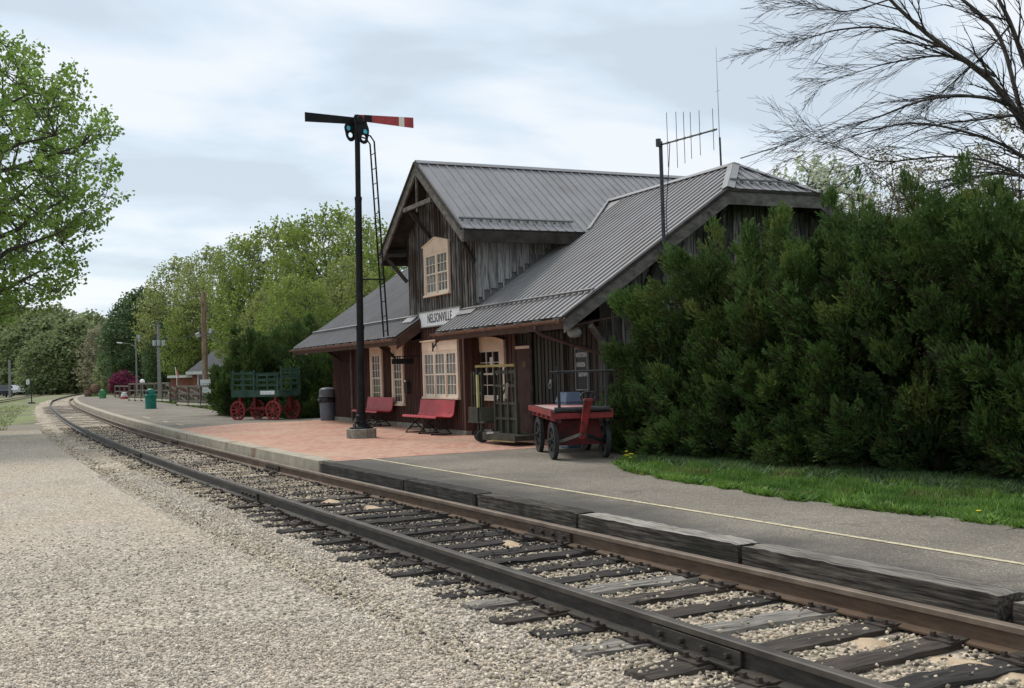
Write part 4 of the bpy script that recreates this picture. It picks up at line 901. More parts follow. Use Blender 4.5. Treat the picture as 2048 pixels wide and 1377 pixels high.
# ================================================================== SEMAPHORE
MX, MY = -24.4, 7.9
t = thing('semaphore', 'tall black railway semaphore mast with red and black arms on the brick paving', 'signal', (MX, MY, .3))
lean = .3 / 7.3
def mz_(z): return Vector((lean * .95 * z, lean * .0 * z, z))
mb = MB(); mb.lathe([(.36, -.02), (.36, .20), (.34, .215)], 8); mb.build('plinth', 'stone_base', t, bevel=.012)
mb = MB(); mb.lathe([(.27, .215), (.27, .245), (.20, .26), (.135, .31), (.115, .42), (.125, .44), (.125, .52), (.10, .54), (.10, .62), (.105, .64), (.105, .68)], 20); bs = mb.build('base_flange', 'mast_iron', t, smooth=False)
bb = MB()
for k in range(4):
    a = k * math.pi / 2 + .6; bb.tube([(.225 * math.cos(a), .225 * math.sin(a), .24), (.225 * math.cos(a), .225 * math.sin(a), .31)], [.035, .012], 6); bb.bar((.12 * math.cos(a), .12 * math.sin(a), .36), (.17 * math.cos(a), .17 * math.sin(a), .36), .05, .04)
bb.build('anchor_bolt', 'mast_iron', bs)
mb = MB(); mb.tube([mz_(.6), mz_(2.55)], .088, 16); mb.tube([mz_(2.5), mz_(2.58)], .1, 16); mb.tube([mz_(2.55), mz_(5.5)], .078, 16); mb.tube([mz_(5.46), mz_(5.54)], .085, 16); mb.tube([mz_(5.5), mz_(7.42)], .062, 16); mb.build('mast', 'mast_iron', t, smooth=False)
HZ = 7.28; hx = mz_(HZ).x
def holed_plate(outer, holes, th=.018):     # flat casting with openings, filled from a 2D outline
    cu = bpy.data.curves.new('casting', 'CURVE'); cu.dimensions = '2D'; cu.fill_mode = 'BOTH'; cu.extrude = th / 2
    def poly(pts):
        sp = cu.splines.new('POLY'); sp.points.add(len(pts) - 1)
        for q, (u, v) in zip(sp.points, pts): q.co = (u, v, 0, 1)
        sp.use_cyclic_u = True
    m = len(outer); sm = []
    for i in range(m):        # rounded outline
        p0, p1, p2, p3 = [Vector(outer[(i + k) % m]) for k in (-1, 0, 1, 2)]
        for t_ in (0, .25, .5, .75): sm.append(tuple(.5 * (2 * p1 + (p2 - p0) * t_ + (2 * p0 - 5 * p1 + 4 * p2 - p3) * t_ ** 2 + (3 * p1 - p0 - 3 * p2 + p3) * t_ ** 3)))
    poly(sm)
    for (cy, cz, ry, rz) in holes: poly([(cy + ry * math.cos(6.2832 * k / 20), cz + rz * math.sin(6.2832 * k / 20)) for k in range(20)])
    o = bpy.data.objects.new('casting', cu); COL.objects.link(o); dg = bpy.context.evaluated_depsgraph_get(); dg.update()
    me = bpy.data.meshes.new_from_object(o.evaluated_get(dg)); mb = MB(); mb.add([(v.co.z, v.co.x, v.co.y) for v in me.vertices], [tuple(p.vertices) for p in me.polygons])
    bpy.data.objects.remove(o); bpy.data.curves.remove(cu); bpy.data.meshes.remove(me); return mb
def spectacle(x0, outer, lenses):
    cv = lambda x, y: ((x - 670) / 1064, (290 - y) / 1140 + HZ)
    hs = [(*cv(x, y), rx / 1064, ry / 1140) for x, y, rx, ry, m in lenses]
    mb = holed_plate([cv(*p_) for p_ in outer], hs); mb.v = [(q[0] + x0, q[1], q[2]) for q in mb.v]; o = mb.build('spectacle', 'mast_iron', t)
    for (cy, cz, ry, rz), ln in zip(hs, lenses):
        q = MB(); n = 20; ri = [(cy + ry * 1.12 * math.cos(6.2832 * k / n), cz + rz * 1.12 * math.sin(6.2832 * k / n)) for k in range(n)]; ro = [(cy + ry * .92 * math.cos(6.2832 * k / n), cz + rz * .92 * math.sin(6.2832 * k / n)) for k in range(n)]
        for k in range(n): j = (k + 1) % n; q.prism([(x0 + .009, *ri[k]), (x0 + .009, *ri[j]), (x0 + .009, *ro[j]), (x0 + .009, *ro[k])], (.014, 0, 0))
        q.build('lens_rim', 'mast_iron', o)
        if ln[4]: q = MB(); q.prism([(x0 - .004, *p_) for p_ in ro], (.012, 0, 0)); q.build('lens', ln[4], o)
spectacle(hx - .13, [(520, 230), (420, 340), (385, 440), (405, 570), (435, 700), (500, 790), (580, 800), (640, 740), (650, 560), (640, 380), (640, 210)], [(485, 455, 58, 75, 'lens_blue'), (530, 640, 58, 75, None), (555, 290, 50, 55, 'lens_red')])
spectacle(hx + .12, [(545, 210), (690, 155), (830, 190), (880, 380), (922, 520), (918, 640), (893, 760), (880, 860), (800, 912), (710, 880), (665, 780), (640, 600), (620, 380)], [(825, 585, 60, 72, 'lens_blue'), (772, 755, 58, 80, None), (715, 232, 52, 52, 'lens_red')])
mb = MB(); mb.tube([(hx - .16, .02, HZ), (hx + .18, .02, HZ)], .085, 16); mb.box(hx - .1, hx + .1, -.06, .09, HZ - .34, HZ + .06); mb.build('pivot', 'mast_iron', t, bevel=.01)
mb = MB(); mb.prism([(hx - .13, -.03, HZ + .11), (hx - .13, -.03, HZ - .05), (hx - .13, -1.19, HZ - .07), (hx - .13, -1.19, HZ + .145)], (.018, 0, 0)); mb.build('arm', 'mast_iron', t)
am = MB(); z_ = lambda y: (HZ + .10 + .015 * (y) / 1.3, HZ - .06 - .05 * (y / 1.3))
def seg(y0, y1, m, nm='arm'):
    a, b = (HZ + .115 + .02 * y0, HZ - .03 - .055 * y0), (HZ + .115 + .02 * y1, HZ - .03 - .055 * y1)
    q = MB(); q.prism([(hx + .14, y0, a[1]), (hx + .14, y1, b[1]), (hx + .14, y1, b[0]), (hx + .14, y0, a[0])], (.018, 0, 0)); return q
q = seg(.06, 1.32, None); ao = q.build('arm', 'signal_red', t)
q = seg(.12, .30, None); q.v = [(x + .006, y, z) for x, y, z in q.v]; q.build('arm_bracket', 'mast_iron', ao)
q = seg(.96, 1.09, None); q.v = [(x + .004, y, z) for x, y, z in q.v]; q.build('stripe', 'signal_white', ao)
# ladder
l0, l1 = Vector((hx + .02, .36, 6.75)), Vector((.10, .62, 2.32)); lad = MB()
for s in (-.15, .15):
    lad.tube([Vector((hx + s, .10, HZ - .32)), Vector((hx + s, .26, HZ - .36)), l0 + Vector((s, -.02, .04)), l1 + Vector((s, 0, 0))], .021, 6)
lo = lad.build('ladder', 'mast_iron', t); rg = MB()
for k in range(13): p_ = l0.lerp(l1, (k + .6) / 13); rg.tube([p_ + Vector((-.15, 0, 0)), p_ + Vector((.15, 0, 0))], .011, 5)
rg.build('rung', 'mast_iron', lo)
mb = MB(); p_ = l0.lerp(l1, .70); mb.bar(mz_(p_.z) + Vector((0, .05, 0)), p_ + Vector((0, .02, 0)), .04, .03); mb.bar(p_ + Vector((-.17, .02, 0)), p_ + Vector((.17, .02, 0)), .03, .03); mb.build('ladder_brace', 'mast_iron', t)

# ================================================================== BENCHES
def make_bench(L_, label):
    t = thing('bench', label, 'bench', group='red benches along the depot wall')
    prof = [(-.27, .40), (-.255, .435), (-.22, .45), (-.05, .43), (.08, .415), (.15, .43), (.185, .48), (.20, .56), (.235, .80)]
    th = .022; up = prof; dn = [(y + (.016 if z > .5 else .004), z - (th if z < .5 else .004)) for y, z in prof][::-1]
    def sheet(a, b):
        mb = MB(); n = len(a)
        for (y0, z0), (y1, z1) in zip(a[:-1], a[1:]):
            d = Vector((0, y1 - y0, z1 - z0)).normalized(); nn = Vector((0, d.z, -d.y)) * th
            mb.prism([(-L_ / 2, y0, z0), (L_ / 2, y0, z0), (L_ / 2, y1, z1), (-L_ / 2, y1, z1)], nn)
        return mb
    sheet(prof[:6], 0).build('seat', 'bench_red', t); sheet(prof[5:], 0).build('backrest', 'bench_red', t)
    for x in (-L_ / 2 + .22, 0, L_ / 2 - .3):
        mb = MB()
        arc = lambda pts: mb.tube([(x, y, z) for y, z in pts], .016, 6)
        arc([(-.26, .015), (-.22, .06), (-.12, .17), (0, .26), (.10, .33), (.17, .40)]); arc([(.24, .015), (.20, .06), (.10, .16), (0, .24), (-.1, .32), (-.19, .42)])
        arc([(-.26, .012), (.26, .012)]); arc([(-.17, .10), (-.08, .15), (0, .13), (.08, .15), (.17, .10)]); arc([(.17, .40), (.225, .58), (.25, .74)])
        mb.build('leg', 'black_iron', t)
    return t
b1 = make_bench(2.2, 'nearer red bench with iron legs under the triple bay window'); b1.location = (-24.55, 9.62, .3)
dup(b1, (-29.9, 10.02, .3), 0, 'farther red bench with iron legs under the narrow windows, partly behind the mast')

# ================================================================== TRASH CAN + BINS
t = thing('trash_can', 'round grey trash can with domed lid at the left corner of the depot', 'trash can', (-35.0, 10.2, .3))
t.scale = (1., 1., .95)
mb = MB(); mb.lathe([(.225, 0), (.235, .02), (.262, .62), (.275, .66), (.275, .69)], 28); mb.build('body', 'bin_grey', t, smooth=False)
mb = MB(); mb.lathe([(.285, .66), (.30, .63), (.31, .68), (.295, .74), (.275, .78), (.27, .69)], 28); 
for k in range(10): a = k * .63; mb.bar((.28 * math.cos(a), .28 * math.sin(a), .62), (.30 * math.cos(a + .2), .3 * math.sin(a + .2), .72), .05, .03)
mb.build('bin_bag', 'bag_black', t)
mb = MB(); mb.lathe([(.285, .80), (.285, .84), (.265, .85), (.26, 1.02), (.245, 1.07), (.17, 1.115), (.05, 1.13), (0.001, 1.132)], 28); mb.build('lid', 'bin_lid', t)
def green_bin(px, py_base, dist, m, label, s=1.):
    t = thing('trash_can', label, 'trash can', bear(px, dist, .29 if dist < 100 else .0)); t.scale = (s, s, s * .86)
    mb = MB(); mb.lathe([(.30, 0), (.30, .04), (.285, .06), (.285, .33), (.30, .34), (.30, .36), (.285, .37), (.29, .64), (.33, .80), (.33, .86)], 24); mb.build('body', m, t)
    mb = MB(); mb.lathe([(.32, .86), (.25, .90), (.235, 1.05), (.18, 1.18), (.08, 1.24), (.001, 1.25)], 24); lid = mb.build('lid', m, t)
    q = MB(); dv = Vector((.3, -.95, 0)).normalized(); q.bar(dv * .14 + Vector((0, 0, 1.0)), dv * .262 + Vector((0, 0, 1.0)), .26, .16); q.build('opening', 'letter_black', lid)
    return t
green_bin(299, 820, 61, 'bin_green', 'dark green round litter bin with domed top on the far asphalt', 1.0)
green_bin(203, 800, 108, 'bin_green_light', 'bright green litter bin farther away by the planter', 1.05)
t = thing('storage_bin', 'blue grey plastic bin behind the red cart at the depot wall', 'bin', (-17.78, 9.75, .3)); t.scale = (.62, .7, .97); mb = MB(); mb.hexa([(-.26, -.2, 0), (.26, -.2, 0), (.26, .2, 0), (-.26, .2, 0), (-.31, -.25, .86), (.31, -.25, .86), (.31, .25, .86), (-.31, .25, .86)]); mb.build('body', 'bin_blue', t, bevel=.02)
mb = MB(); mb.hexa([(-.34, -.28, .86), (.34, -.28, .86), (.34, .28, .86), (-.34, .28, .86), (-.26, -.2, 1.05), (.26, -.2, 1.05), (.26, .22, 1.05), (-.26, .22, 1.05)]); mb.build('lid', 'bin_blue', t, bevel=.02)

# ================================================================== WHEELS / CARTS
def wheel(par, c, ax, r, w_, m_rim, m_tyre, spokes=0, rim=.06, name='wheel', disc=False):
    c = Vector(c); ax = Vector(ax).normalized(); a = ax.orthogonal().normalized(); b = ax.cross(a)
    mb = MB(); mb.tube([c - ax * w_ * .7, c + ax * w_ * .7], r * .16, 10)
    if disc: mb.tube([c - ax * w_ * .25, c + ax * w_ * .25], r * .7, 20)
    for k in range(spokes):
        t_ = 6.2832 * k / spokes; q = a * math.cos(t_) + b * math.sin(t_); mb.bar(c, c + q * (r - rim), .035, .035, up=ax)
    mb.ring(c, ax, r - rim - .025 if not disc else r * .6, r - rim * .4, w_ * .8, 30)
    o = mb.build(name, m_rim, par, bevel=0)
    tb_ = MB(); tb_.ring(c, ax, r - rim * .5, r, w_, 30); tb_.build('tyre', m_tyre, o, bevel=.006)
    return o
# red flat cart (local: +Y forward = away from tongue? front end at y=0 faces the camera)
fx = Vector((-.8997, .4358, 0)); rx = Vector((.4358, .8997, 0))
axd = (fx - rx * .10).normalized(); ang = math.atan2(axd.y, axd.x) - R(90)
fc = bear(1153, 17.75, .3)
t = thing('baggage_cart', 'flat red four wheeled baggage cart with black stakes beside the junipers', 'cart', fc, ang)
mb = MB()
for k in range(6): x0 = -.47 + .94 * k / 6; mb.box(x0 + .002, x0 + .154, -.32, 2.75, .765, .79, rnd.random())
mb.build('deck', 'cart_deck', t)
mb = MB(); mb.box(-.5, -.465, -.36, 2.78, .70, .80); mb.box(.465, .5, -.36, 2.78, .70, .80); mb.box(-.5, .5, 2.75, 2.79, .70, .80); mb.box(-.44, -.38, -.3, 2.7, .62, .76); mb.box(.38, .44, -.3, 2.7, .62, .76); mb.box(-.49, .49, -.38, -.34, .66, .75)
for y in (.3, .9, 1.5, 2.2): mb.box(-.48, .48, y, y + .07, .64, .76)
mb.build('frame', 'cart_red', t, bevel=.006)
mb = MB(); mb.tube([(-.44, -.36, .80), (.44, -.36, .80)], .045, 10); mb.box(-.49, -.43, -.32, 2.7, .792, .80); mb.box(.43, .49, -.32, 2.7, .792, .80); mb.build('edge_strap', 'black_iron', t)
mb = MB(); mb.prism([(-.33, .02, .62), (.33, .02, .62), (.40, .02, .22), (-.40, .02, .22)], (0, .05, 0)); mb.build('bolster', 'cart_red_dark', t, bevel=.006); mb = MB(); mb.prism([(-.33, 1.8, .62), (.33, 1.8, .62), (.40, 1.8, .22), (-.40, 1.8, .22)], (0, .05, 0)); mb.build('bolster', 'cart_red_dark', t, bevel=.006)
for y in (.05, 1.85):
    mb = MB(); mb.tube([(-.5, y, .3), (.5, y, .3)], .022, 8); mb.build('axle', 'black_iron', t)
for x, y, rot in ((-.42, .05, 0), (.42, .05, 0), (-.42, 1.85, .0), (.42, 1.85, .0)):
    wheel(t, (x, y, .30), (1, .06, 0), .30 if y < 1 else .31, .075, 'black_iron', 'rubber', 8, .06)
for x, y in ((-.36, -.34), (.40, -.34), (.08, 2.7)):
    mb = MB(); mb.box(x - .022, x + .022, y - .02, y + .02, .60, 1.50); mb.build('stake', 'black_iron', t)
mb = MB(); mb.tube([(-.50, -.36, 1.40), (.52, -.36, 1.40)], .018, 8); mb.build('stake_rail', 'black_iron', t)
tg = MB(); tg.prism([(-.07, -.42, .34), (.03, -.42, .34), (.11, -.72, .98), (-.02, -.72, .98)], (0, .07, 0)); tg.box(-.03, .12, -.73, -.63, .93, .975); to = tg.build('tongue', 'cart_red', t, bevel=.01)
hm = MB(); hm.tube([(-.05, -.69, .96), (-.08, -.70, 1.02), (-.03, -.70, 1.07), (.05, -.70, 1.085), (.13, -.70, 1.07), (.17, -.70, 1.02), (.14, -.69, .96)], .014, 6); hm.tube([(.02, -.7, .97), (.02, -.7, 1.08)], .01, 5); hm.tube([(.08, -.7, .97), (.08, -.7, 1.08)], .01, 5); hm.build('handle', 'black_iron', to)
mb = MB(); mb.bar((-.38, -.02, .26), (-.03, -.45, .42), .035, .05); mb.build('brace', 'rake_wood', t); mb = MB(); mb.bar((.40, -.02, .26), (.03, -.45, .40), .035, .05); mb.build('brace', 'black_iron', t)

# green slatted wagon
ca = Vector(bear(557, 38.4)); vdir = Vector((ca.x, ca.y, 0)).normalized(); vr = Vector((vdir.y, -vdir.x, 0))
side_dir = (-vr * .74 + vdir * .67).normalized(); ang = math.atan2(side_dir.y, side_dir.x)
t = thing('slatted_wagon', 'green slat sided baggage wagon with red spoked wheels before the evergreens', 'wagon', (ca.x, ca.y, .0), ang)
LW, WW = 2.2, 1.0; z0 = .93 + .0
# local x runs along the near side away from the corner, local y to the far side (to the right as seen)
mb = MB(); mb.box(0, LW, -WW, 0, z0 - .04, z0 + .04); mb.box(-.02, LW + .02, -.03, .03, z0 - .1, z0 + .12); mb.box(-.02, LW + .02, -WW - .03, -WW + .03, z0 - .1, z0 + .12); mb.box(-.05, .0, -WW, 0, z0 - .1, z0 + .12); mb.build('bed', 'green_paint', t, bevel=.006)
def slats(a0, a1, f, z1, up):
    mb = MB(); n = 4
    for k in range(n - 1 + 1):
        z = z0 + .12 + (z1 - z0 - .2) * k / (n - 1); p, q = f(a0, z), f(a1, z); mb.bar(p, q, .03, .062)
    for a in (a0 + .04, (a0 + a1) / 2, a1 - .04): mb.bar(f(a, z0 - .05), f(a, z1 + up), .05, .06)
    return mb
slats(.04, 1.04, lambda a, z: (a, .0, z), 1.66, .0).build('side_rack', 'green_paint', t)
slats(1.12, LW - .02, lambda a, z: (a, .0, z), 1.74, .03).build('side_rack', 'green_paint', t)
slats(.04, LW - .02, lambda a, z: (a, -WW, z), 1.72, .0).build('side_rack', 'green_paint', t)
slats(.0, WW, lambda a, z: (-.05, -a, z), 1.84, .03).build('end_rack', 'green_paint', t); slats(.0, WW, lambda a, z: (LW + .03, -a, z), 1.72, .03).build('end_rack', 'green_paint', t)
for x in (.28, LW - .28):
    for y in (.03, -WW + .05): wheel(t, (x, y, .36 if True else 0), (.0, 1, 0), .35, .06, 'wheel_red', 'wheel_red', 10, .05)
    mb = MB(); mb.tube([(x, 0, .36), (x, -WW, .36)], .03, 8); mb.bar((x, -.12, .36), (x, -.12, z0 - .1), .12, .1); mb.bar((x, -WW + .15, .36), (x, -WW + .15, z0 - .1), .12, .1); mb.build('axle', 'wheel_red', t)
mb = MB(); mb.bar((.28, -WW / 2, .42), (LW - .28, -WW / 2, .42), .06, .08); mb.build('reach_pole', 'wheel_red', t)
mb = MB(); mb.box(.2, .85, .033, .045, z0 - .02, z0 + .11); so_ = mb.build('name_plate', 'sign_white', t); tx = MB()
for k in range(7): tx.box(.33 + .08 * k, .37 + .08 * k, .045, .048, z0 + .01, z0 + .03 + .03 * (k % 2))
tx.build('lettering', 'letter_grey', so_)
t.location.z = .28 if False else .26

# olive baggage truck with yellow bars by the door
t = thing('platform_truck', 'tall olive iron platform truck with yellow top bar beside the depot door', 'cart', (-20.55, 9.35, .3), R(4))
t_y = 0
mb = MB(); mb.box(-.35, .35, -.28, .28, .40, .44); mb.prism([(-.33, -.27, .44), (.20, -.27, .44), (.16, -.27, .72), (-.33, -.27, .72)], (0, .03, 0)); mb.prism([(.20, -.27, .44), (.34, .27, .44), (.28, .27, .70), (.16, -.27, .72)], (.01, .0, .0)); mb.build('box', 'olive_paint', t, bevel=.004)
for x, y in ((-.33, -.22), (.1, -.30)):
    pass
for x, y, a in ((-.28, -.05, .5), (.20, -.24, 1.3), (-.2, .3, .5), (.3, .3, .5)):
    o = wheel(t, (x, y, .13), (math.sin(a), -math.cos(a), 0), .125, .05, 'rubber', 'rubber', 0, .04, 'castor', disc=True); mb = MB(); mb.bar((x, y, .16), (x, y, .41), .06, .04); mb.build('castor_fork', 'olive_paint', o)
mb = MB(); mb.box(.10, .145, -.30, -.255, .72, 1.38); mb.build('post', 'yellow_paint', t)
mb = MB(); mb.box(.10, .145, -.3, -.255, 1.38, 1.52); mb.box(.10, .145, -.3, -.255, .42, .72); mb.build('post_end', 'black_iron', t)
mb = MB(); mb.bar((.08, -.28, 1.55), (1.35, -.1, 1.55), .05, .05); mb.build('top_bar', 'dull_yellow', t)
mb = MB()
for x in (-.36, -.26, -.12, .0): mb.bar((x, -.1 + x * .1, .72), (x, -.1 + x * .1, 1.45), .06, .03)
mb.bar((-.38, -.12, 1.4), (.02, -.1, 1.4), .04, .06); mb.bar((-.38, -.12, 1.0), (.02, -.1, 1.0), .04, .06); mb.tube([(-.3, -.14, .72), (-.2, -.16, .68), (0, -.16, .70), (.1, -.2, .74)], .012, 6); mb.build('rack', 'olive_paint', t)
mb = MB(); mb.box(.42, 1.72, -.35, .35, .10, .20); mb.box(.42, 1.72, -.36, -.34, .08, .24); mb.build('low_deck', 'olive_paint', t, bevel=.006)
mb = MB(); mb.box(.82, 1.72, -.375, -.36, .075, .095); mb.build('reflector', 'dull_yellow', t)
mb = MB()
for x in (.44, .70, .98, 1.30): mb.bar((x, -.05, .2), (x, -.05, 1.52 if x < 1.35 else 1.1), .05, .05)
for z in (.5, .8, 1.15): mb.bar((.44, -.05, z), (1.32, -.05, z), .03, .05)
mb.box(.44, 1.32, -.02, .0, .2, .82)
for x in (.56, .84, 1.12): mb.bar((x, -.03, .8), (x, -.03, 1.5), .03, .03)
mb.bar((.44, -.05, 1.42), (1.32, -.05, 1.42), .03, .07); mb.bar((.5, -.02, .85), (1.25, -.02, 1.4), .03, .04); mb.build('end_frame', 'olive_paint', t)
mb = MB(); mb.bar((1.15, -.2, .9), (1.30, -.25, 1.2), .04, .02); mb.bar((.62, -.30, .22), (.9, -.30, .24), .14, .04); mb.build('strap_end', 'steel_light', t)

# ================================================================== ANTENNAS
t = thing('roof_antenna', 'black mast with a six element directional antenna clamped to the right gable', 'antenna', (-16.92, 11.36, 3.0), world=True)
b0 = Vector((-16.92, 11.36, 5.85)); mb = MB(); mb.tube([(-16.92, 11.36, 2.2), (-16.92, 11.36, 5.88)], .036, 10); mb.build('mast', 'steel_dark', t)
mb = MB(); mb.box(-17.02, -16.83, 11.27, 11.46, 3.72, 3.80); mb.box(-17.02, -16.83, 11.27, 11.46, 3.5, 3.58); mb.tube([(-16.9, 11.3, 5.78), (-16.9, 11.3, 5.92)], .05, 8); mb.build('clamp', 'steel_dark', t)
bd = (-(bear(-466, 1))).normalized(); bd.z = 0; bend = b0 + bd * 1.45
mb = MB(); mb.tube([b0 - bd * .05 + Vector((0, 0, -.03)), bend + Vector((0, 0, -.03))], .016, 6); mb.build('boom', 'steel_dark', t)
for fr, up_, dn_ in ((.13, .56, .45), (.30, .52, .50), (.435, .48, .45), (.555, .44, .40), (.71, .42, .38), (.94, .38, .35)):
    p_ = b0 + bd * 1.45 * fr; mb = MB(); mb.tube([p_ + Vector((0, 0, -.03 - dn_)), p_ + Vector((0, 0, up_ - .03))], .0065, 5); mb.tube([p_ + Vector((-.04, 0, -.03)), p_ + Vector((.04, 0, -.03))], .022, 6); mb.build('element', 'pole_grey', t)
mb = MB(); mb.tube([b0 + bd * .25 + Vector((0, 0, -.05)), b0 + bd * .2 + Vector((0, 0, -.5)), Vector((-16.87, 11.40, 4.6)), Vector((-16.88, 11.42, 3.4)), Vector((-16.89, 11.40, 2.4))], .008, 5); mb.build('cable', 'letter_black', t)
t = thing('whip_antenna', 'thin vertical whip antenna on a dark pole behind the roof ridge', 'antenna', (-19.55, 14.7, 5.4), world=True)
mb = MB(); mb.tube([(-19.55, 14.7, 5.2), (-19.58, 14.7, 6.72)], .022, 8); mb.build('pole', 'steel_dark', t); mb = MB(); mb.tube([(-19.59, 14.7, 6.6), (-19.60, 14.7, 8.72)], [.012, .005], 6); mb.tube([(-19.68, 14.7, 7.75), (-19.5, 14.7, 7.75)], .004, 4); mb.build('whip', 'steel_light', t)
a = Vector((-18.1, 14.1, 5.95)); b = ray3(1760, 185, 40); mb = MB(); mb.tube([a + (b - a) * k / 8 - Vector((0, 0, .25 * math.sin(math.pi * k / 8))) for k in range(9)], .014, 5); tag(mb.build('overhead_wire', 'pole_grey', org=a), 'thin overhead wire rising from the roof peak to the upper right', 'wire')

# ================================================================== VEGETATION
def tubes_np(A, B, RA, RB, sides):
    d = nrm(B - A); h = np.tile(np.array([[0, 0, 1.]]), (len(d), 1)); h[np.abs(d[:, 2]) > .9] = (1, 0, 0)
    s = nrm(np.cross(d, h)); u = np.cross(s, d); V = []
    for k in range(sides):
        a = 6.2832 * k / sides; q = s * math.cos(a) + u * math.sin(a); V.append((A + q * RA[:, None], B + q * RB[:, None]))
    n = len(A); arr = np.zeros((n, 2 * sides, 3))
    for k in range(sides): arr[:, k] = V[k][0]; arr[:, sides + k] = V[k][1]
    f = np.array([(k, (k + 1) % sides, sides + (k + 1) % sides, sides + k) for k in range(sides)])
    F = (f[None] + (np.arange(n) * 2 * sides)[:, None, None]).reshape(-1, 4); return arr.reshape(-1, 3), F
def quads(P, S, g, D=None, elong=1.5):
    n = len(P); a = nrm(g.normal(size=(n, 3))) if D is None else nrm(D + .6 * g.normal(size=(n, 3))); b = nrm(np.cross(a, g.normal(size=(n, 3))))
    return np.stack([P - a * S[:, None] * elong * .5, P + b * S[:, None] * .5, P + a * S[:, None] * elong * .5, P - b * S[:, None] * .5], 1).reshape(-1, 3)
def tree_mesh(prof, trunk_r, z_fork, n1, n2, n3, leaves, size, seed, fl=.5, droop=0., inner=.35, spread=.12, upbias=.3, gap=.0):
    """prof: list of (z, r). returns branch (V,F) and leaf (V, var)"""
    g = np.random.default_rng(seed); zz = np.array([p[0] for p in prof]); rr = np.array([p[1] for p in prof]); zt = zz[-1]
    pts = []; seg = []   # skeleton samples: pos, radius
    def limb(a, b, ra, rb, sag, n):
        ts = np.linspace(0, 1, n + 1)[:, None]; c = a + (b - a) * ts; c[:, 2] += (np.sin(ts[:, 0] * np.pi) * sag); c[1:-1] += g.normal(0, .025, (n - 1, 3)) * np.linalg.norm(b - a)
        r = ra + (rb - ra) * ts[:, 0]
        for i in range(n): seg.append((c[i], c[i + 1], r[i], r[i + 1]))
        for i in range(n + 1): pts.append((c[i], r[i]))
    base = np.array([0, 0, 0.]); top = np.array([g.normal(0, .3), g.normal(0, .3), zt * .9]); limb(base, np.array([0, 0, z_fork]), trunk_r, trunk_r * .8, 0, 3); pts.clear()
    limb(np.array([0, 0, z_fork]), top, trunk_r * .75, .02, 0, 8)
    def sample(n, lo, hi):
        z = g.uniform(zz[0], zt, n * 3); r = np.interp(z, zz, rr); keep = g.uniform(0, rr.max(), n * 3) < r; z, r = z[keep][:n], r[keep][:n]
        a = g.uniform(0, 6.2832, len(z)); q = r * np.sqrt(g.uniform(lo ** 2, hi ** 2, len(z))); return np.stack([np.cos(a) * q, np.sin(a) * q, z], 1)
    T1 = sample(n1, .7, .92)
    for p in T1:
        f = max(z_fork, min(p[2] - .55 * math.hypot(p[0], p[1]), zt * .85)); q = min(pts[:9], key=lambda s: abs(s[0][2] - f))
        limb(q[0], p, q[1] * .65 + .015, .03, .06 * np.linalg.norm(p - q[0]), 6)
    def attach(T, ra, rb, sag, back_):
        nonlocal pts
        A = np.array([q[0] for q in pts]); Rr = np.array([q[1] for q in pts]); new = []
        for p in T:
            d = A - p; w_ = np.linalg.norm(d, axis=1) + back_ * np.maximum(0, A[:, 2] - p[2]); i = int(np.argmin(w_)); a = A[i]; r0 = min(ra, Rr[i] * .8)
            m = (a + p) / 2 + np.array([0, 0, sag * np.linalg.norm(p - a)]) + g.normal(0, .05, 3) * np.linalg.norm(p - a)
            seg.append((a, m, r0, (r0 + rb) / 2)); seg.append((m, p, (r0 + rb) / 2, rb)); new += [(m, (r0 + rb) / 2), (p, rb)]
        pts = pts + new; return A
    T2 = sample(n2, inner, .97); attach(T2, .05, .015, .08, .6)
    T3 = sample(n3, inner, 1.03)
    if gap:
        k1 = np.sin(T3[:, 0] * 1.1 + seed) * np.sin(T3[:, 1] * 1.2 + 2 * seed) * np.sin(T3[:, 2] * 1.3 + seed * 3); T3 = T3[k1 > -gap]
    attach(T3, .018, .006, .05, .5)
    A = np.array([s[0] for s in seg]); B = np.array([s[1] for s in seg]); RA = np.array([s[2] for s in seg]); RB = np.array([s[3] for s in seg])
    bv, bf = tubes_np(A, B, RA, RB, 5)
    out = nrm(T3 - np.array([0, 0, zt * .35])); out[:, 2] += upbias; out = nrm(out); n = len(T3)
    t = g.uniform(-.5, 1, (n, leaves)); P = T3[:, None] + out[:, None] * t[..., None] * fl + g.normal(0, spread, (n, leaves, 3)); P[..., 2] -= droop * np.abs(t)
    S = g.uniform(.6, 1.2, (n, leaves)) * size; cl = g.uniform(0, 1, n)[:, None] * .6 + g.uniform(0, .4, (n, leaves))
    P = P.reshape(-1, 3); lv = quads(P, S.ravel(), g); return (bv, bf), (lv, cl.ravel())
def make_tree(name, label, cat, leafmat, barkmat, group=None, **k):
    t = thing(name, label, cat, (0, 0, 0), 0, group); (bv, bf), (lv, var) = tree_mesh(**k)
    np_mesh('trunk', bv, 4, barkmat, t, F=bf); np_mesh('crown', lv, 4, leafmat, t, var=var); return t
# maple at the left edge
maple = make_tree('maple_tree', 'large leafy green maple overhanging the left edge of the gravel lot', 'tree', 'leaf_maple', 'bark',
    prof=[(3.9, 3.6), (4.4, 4.6), (4.9, 5.2), (5.4, 5.7), (6.5, 6.0), (7.7, 6.6), (8.6, 7.3), (10.1, 7.0), (11.3, 6.7), (12.6, 5.5), (13.3, 4.2), (13.8, 3.0), (14.4, .9)], trunk_r=.35, z_fork=3., n1=34, n2=420, n3=5400, leaves=22, size=.11, seed=3, fl=.45, inner=.35, spread=.085, upbias=.3, gap=.06)
maple.location = bear(-215, 42, 0)
